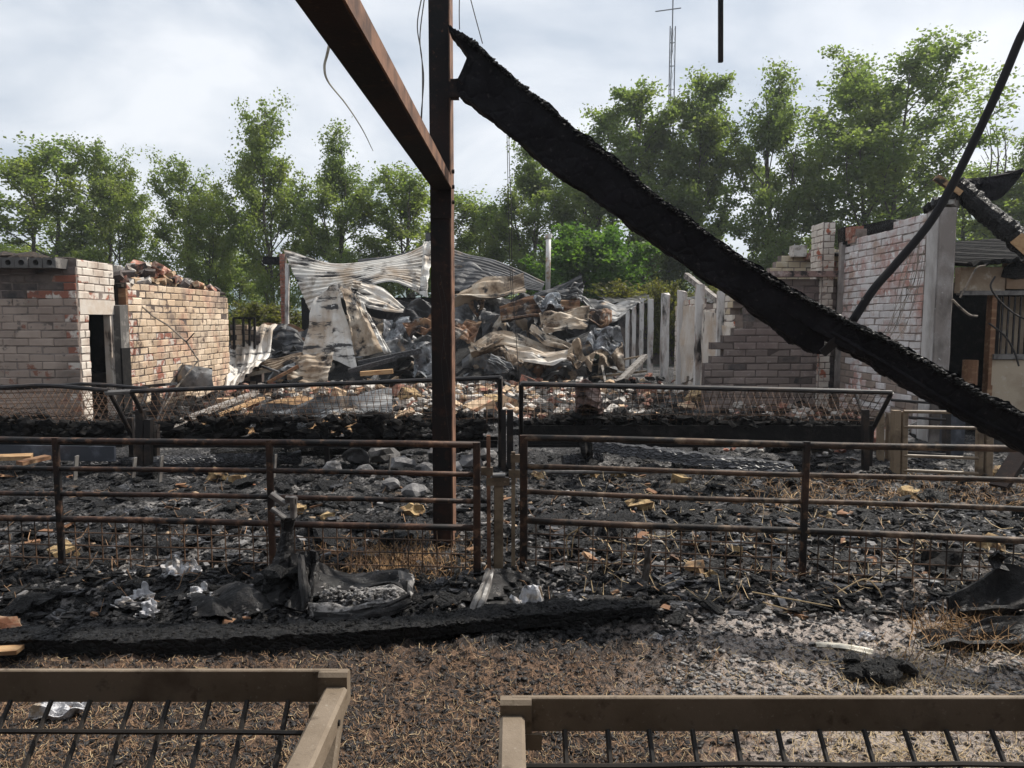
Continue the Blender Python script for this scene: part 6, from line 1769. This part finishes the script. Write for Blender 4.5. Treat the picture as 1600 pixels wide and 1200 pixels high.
tub2 = thing('burnt_tub', 'burnt trough with curled back and dark wet bottom, right of the latch post', 'feed trough', gp(870, 955))
part(sheetmb(P3([(770, 890, 4.30), (800, 893, 4.4), (860, 912, 4.5), (930, 920, 4.5), (985, 908, 4.45), (1013, 912, 4.35)]), P3([(748, 938, 4.0), (800, 940, 4.2), (860, 935, 4.32), (930, 932, 4.34), (985, 935, 4.25), (1010, 945, 4.1)]), nu=60, nv=14, crump=.02, seed=81, thick=.014), 'rear_wall', M['rubber'], tub2)
part(sheetmb(P3([(755, 936, 4.1), (850, 930, 4.3), (950, 930, 4.3), (1005, 942, 4.12)]), P3([(740, 957, 3.9), (850, 955, 3.95), (950, 950, 4.0), (1010, 958, 4.02)]), nu=50, nv=14, crump=.03, seed=82, thick=.02), 'floor', M['rubber'], tub2)
part(sheetmb(P3([(762, 892, 4.28), (772, 892, 4.28)]), P3([(733, 956, 3.86), (752, 957, 3.86)]), nu=8, nv=24, crump=.015, seed=83, thick=.02), 'side_wall', M['galv'], tub2)
part(sheetmb(P3([(940, 965, 3.95), (990, 948, 4.0), (1020, 945, 4.0)]), P3([(945, 975, 3.88), (995, 968, 3.9), (1022, 962, 3.92)]), nu=20, nv=8, crump=.02, seed=84, bulge=.06, thick=.016), 'front_lip', M['rubber'], tub2)
part(sheetmb(P3([(800, 948, 4.0), (815, 925, 4.1), (838, 920, 4.12)]), P3([(810, 952, 3.95), (840, 950, 3.95), (862, 942, 4.0)]), nu=16, nv=12, crump=.07, seed=85), 'foil_scrap', M['foil'], tub2)
single(sheetmb(P3([(1009, 853, 4.2), (1018, 852, 4.2)]), P3([(1003, 905, 4.25), (1013, 908, 4.25)]), nu=6, nv=20, crump=.008, seed=86, thick=.012), 'metal_tongue', M['galv'], 'upright bent metal tongue at the right end of the burnt trough', 'metal strip')

tub3 = thing('burnt_tub', 'black melted trough behind the mesh at the right', 'feed trough', gp(1420, 920))
part(sheetmb(P3([(1285, 905, 4.75), (1340, 872, 4.8), (1400, 884, 4.85), (1480, 878, 4.85), (1560, 885, 4.8)]), P3([(1290, 930, 4.5), (1350, 920, 4.55), (1420, 915, 4.6), (1490, 925, 4.55), (1560, 905, 4.55)]), nu=50, nv=14, crump=.03, seed=91, thick=.015), 'rear_wall', M['rubber'], tub3)
part(sheetmb(P3([(1440, 862, 4.7), (1475, 858, 4.72), (1502, 866, 4.7)]), P3([(1445, 912, 4.55), (1470, 918, 4.5), (1495, 905, 4.55)]), nu=16, nv=16, crump=.05, seed=92, thick=.03), 'melted_lump', M['soot'], tub3)
tub4 = thing('burnt_tub', 'black shiny tub slumped at the right edge in front of the mesh', 'feed tub', gp(1560, 955))
part(sheetmb(P3([(1480, 935, 3.95), (1530, 905, 4.05), (1570, 888, 4.1), (1640, 900, 4.05)]), P3([(1500, 955, 3.85), (1545, 952, 3.82), (1590, 945, 3.82), (1650, 940, 3.8)]), nu=40, nv=20, crump=.025, seed=93, bulge=.12, thick=.016), 'side_wall', M['rubber'], tub4)
part(sheetmb(P3([(1550, 868, 4.05), (1560, 862, 4.05), (1572, 870, 4.05)]), P3([(1552, 888, 4.05), (1563, 890, 4.05), (1575, 892, 4.05)]), nu=10, nv=10, crump=.01, seed=94, bulge=.05, thick=.012), 'handle', M['rubber'], tub4)
single(sheetmb(P3([(1430, 992, 3.6), (1520, 975, 3.65), (1650, 945, 3.7)]), P3([(1440, 1003, 3.5), (1530, 1003, 3.5), (1660, 1000, 3.5)]), nu=30, nv=12, crump=.02, seed=95, bulge=.08, thick=.018), 'tub_wall', M['rubber'], 'black curved tub wall lying at the right edge, nearest the viewer', 'tub wall')

# cream strip, foils, dark clod
mbs = sheetmb(P3([(1272, 1003, 3.62), (1310, 1004, 3.62), (1370, 1016, 3.58), (1424, 1017, 3.56)]), P3([(1276, 1008, 3.58), (1312, 1013, 3.55), (1370, 1024, 3.52), (1420, 1027, 3.5)]), nu=40, nv=8, crump=.008, seed=96, ridges=1, amp=.012, thick=.006)
single(mbs, 'plastic_strip', M['plastic'], 'cream plastic strip lying on the ash in the right foreground', 'plastic strip')
for i, (px, py, s, lab, Y) in enumerate([(95, 1118, 34, 'crumpled silver foil on the ground behind the left front mesh', 0), (272, 905, 16, 'standing crumpled foil left of the post stump', 1), (298, 898, 16, 'brown stained crumpled foil beside the standing one', 1), (223, 940, 16, 'bright crumpled foil scrap on the char', 1), (195, 952, 13, 'small bluish foil scrap left of the bright one', 1), (232, 965, 14, 'dark crumpled foil scrap nearest the fallen beam', 1), (312, 945, 16, 'tan foil cup on the char', 1), (1355, 1000, 10, 'tiny foil scrap above the cream strip', 1), (1025, 1000, 10, 'white scrap on the brown litter', 1)]):
    p = gp(px, py); k = p.y / FPX * s
    z0 = gz(p.x, p.y)
    tall = .25 if i == 0 else (1.3 if i in (1, 5) else .8)
    top = [p + Vector((-k * 1.1, k * .8, z0 + k * .9 * tall)), p + Vector((-k * .1, k * .9, z0 + k * 1.6 * tall)), p + Vector((k * .9, k * .6, z0 + k * .5 * tall))]
    bot = [p + Vector((-k * 1.3, -k * .5, z0 + .012)), p + Vector((0, -k * .6, z0 + .02)), p + Vector((k * 1.2, -k * .2, z0 + .012))]
    single(sheetmb(top, bot, nu=26, nv=18, crump=k * .34, seed=200 + i, thick=.004, cf=5), 'foil_scrap', M['foil'] if i not in (9,) else M['ash'], lab, 'foil')
ck = MB()
for i in range(26):
    p = gp(1375 + random.gauss(0, 26), 1058 + random.gauss(0, 7))
    ck.lump((p.x, p.y, .02 + random.random() * .04), (.09, .08, .06), amp=.4)
single(ck, 'dung_clod', M['char_lump'], 'black clod on the pale ash below the cream strip', 'clod')

# ------------------------------------------------------------------ FRONT RACKS (nearest the viewer)
def front_rack(label, x_end, x_far, yf, ztop, side, half=.45, zb=.42):
    """far top rail at y=yf, V-mesh sloping down towards the viewer, end rail coming forward."""
    e = thing('hay_rack', label, 'hay rack', ((x_end + x_far) / 2, yf - half, 0), 'hay racks nearest the viewer')
    w, h = .046, .066
    yn = yf - 2 * half; yc = yf - half
    xa, xb = sorted((x_end, x_far))
    inner = x_end - side * w / 2
    ch_ = MB().bar((x_far, yf, ztop - h / 2), (x_end, yf, ztop - h / 2), .012, h, ch=.002); ch_.bar((x_far, yf + .012, ztop - h + .004), (x_end, yf + .012, ztop - h + .004), .03, .006)
    ch_.bar((x_end - side * .036, yf - .004, ztop - h / 2 - .002), (x_end + side * .022, yf - .004, ztop - h / 2 - .002), .030, h + .003, ch=.007)
    part(ch_, 'far_rail', M['fore'], e)
    part(MB().bar((x_end, yf - .021, ztop - .030 - .02), (x_end, yn, ztop - .050), w, .048, ch=.006), 'end_rail', M['fore'], e)
    part(MB().bar((x_far, yn, ztop - h / 2), (x_end, yn, ztop - h / 2), .045, h, ch=.007), 'near_rail', M['fore'], e)
    part(MB().bar((x_end, yf - .03, ztop - h), (x_end, yc, zb), .034, .03, ch=.004), 'end_brace', M['fore'], e)
    part(MB().bar((x_end, yn + .03, ztop - h), (x_end, yc, zb), .034, .03, ch=.004), 'end_brace', M['fore'], e)
    for x in (x_end - side * .03, x_far):
        part(MB().bar((x, yc, 0), (x, yc, zb + .02), .05, .05, ch=.005), 'leg', M['fore'], e)
    part(MB().box(((xa + xb) / 2, yc, zb - .03), (xb - xa - .04, .10, .05)), 'trough', M['fore'], e)
    part(MB().tube([(x_end + side * .026, yf - .10, ztop - .055), (x_end + side * .020, yf - .10, ztop - .055)], .006, 10), 'bolt', M['soot'], e)
    part(MB().box((x_end - side * .03, yf - .018, ztop - h - .012), (.05, .006, .03)), 'weld_tab', M['fore'], e)
    n = int((xb - xa) / .079)
    for i in range(1, n + 1):
        x = x_end - side * (.02 + .079 * i)
        if not xa < x < xb: continue
        j1, j2 = random.uniform(-.003, .003), random.uniform(-.004, .004)
        part(MB().tube([(x + j1, yf - .010, ztop - h + .006), (x, yf - half * .5, (ztop + zb) / 2 + j2), (x - j1, yc + .03, zb)], .0052, 6), 'wire', M['forewire'], e)
        part(MB().tube([(x + j1, yn + .012, ztop - .02), (x - j1, yc - .03, zb)], .0052, 6), 'wire', M['forewire'], e)
    for k in range(1, 7):
        f = (k * .079) / math.hypot(half, ztop - zb) + .03
        if f > .97: break
        pts = [(x, yf - .006 - (half - .03) * f, ztop - .02 - (ztop - zb - .02) * f + random.uniform(-.003, .003)) for x in np.linspace(xa + .01, xb - .01, 16)]
        part(MB().tube(pts, .005, 6), 'wire', M['forewire'], e)
        pts = [(x, yn + .006 + (half - .03) * f, ztop - .02 - (ztop - zb - .02) * f) for x in np.linspace(xa + .01, xb - .01, 6)]
        part(MB().tube(pts, .005, 6), 'wire', M['forewire'], e)
    return e
def rack_at(px, py, zt):
    p = gp(px, py, zt); return p
pL = gp(546, 1046, .95); front_rack('left front hay rack at the bottom edge with dusty steel top rail', pL.x - .023, -3.2, pL.y, .95, 1)
pR = gp(781, 1088, .95); front_rack('right front hay rack at the bottom edge with dusty steel top rail', pR.x + .023, 3.0, pR.y, .95, -1)

# ------------------------------------------------------------------ thin smoke haze over the yard
hz = bpy.data.materials.new('smoke_haze'); hz.use_nodes = True
t = hz.node_tree; t.nodes.clear()
ho = _n(t, 'ShaderNodeOutputMaterial'); pv = _n(t, 'ShaderNodeVolumePrincipled')
pv.inputs['Color'].default_value = (.86, .92, 1.0, 1); pv.inputs['Density'].default_value = HAZE; pv.inputs['Anisotropy'].default_value = .2
t.links.new(pv.outputs[0], ho.inputs['Volume'])
hb = MB().box((100, 720, 20), (2200, 1700, 44))
tag(single(hb, 'haze', hz), 'thin bluish smoke haze hanging over the yard and trees', 'haze', kind='stuff')
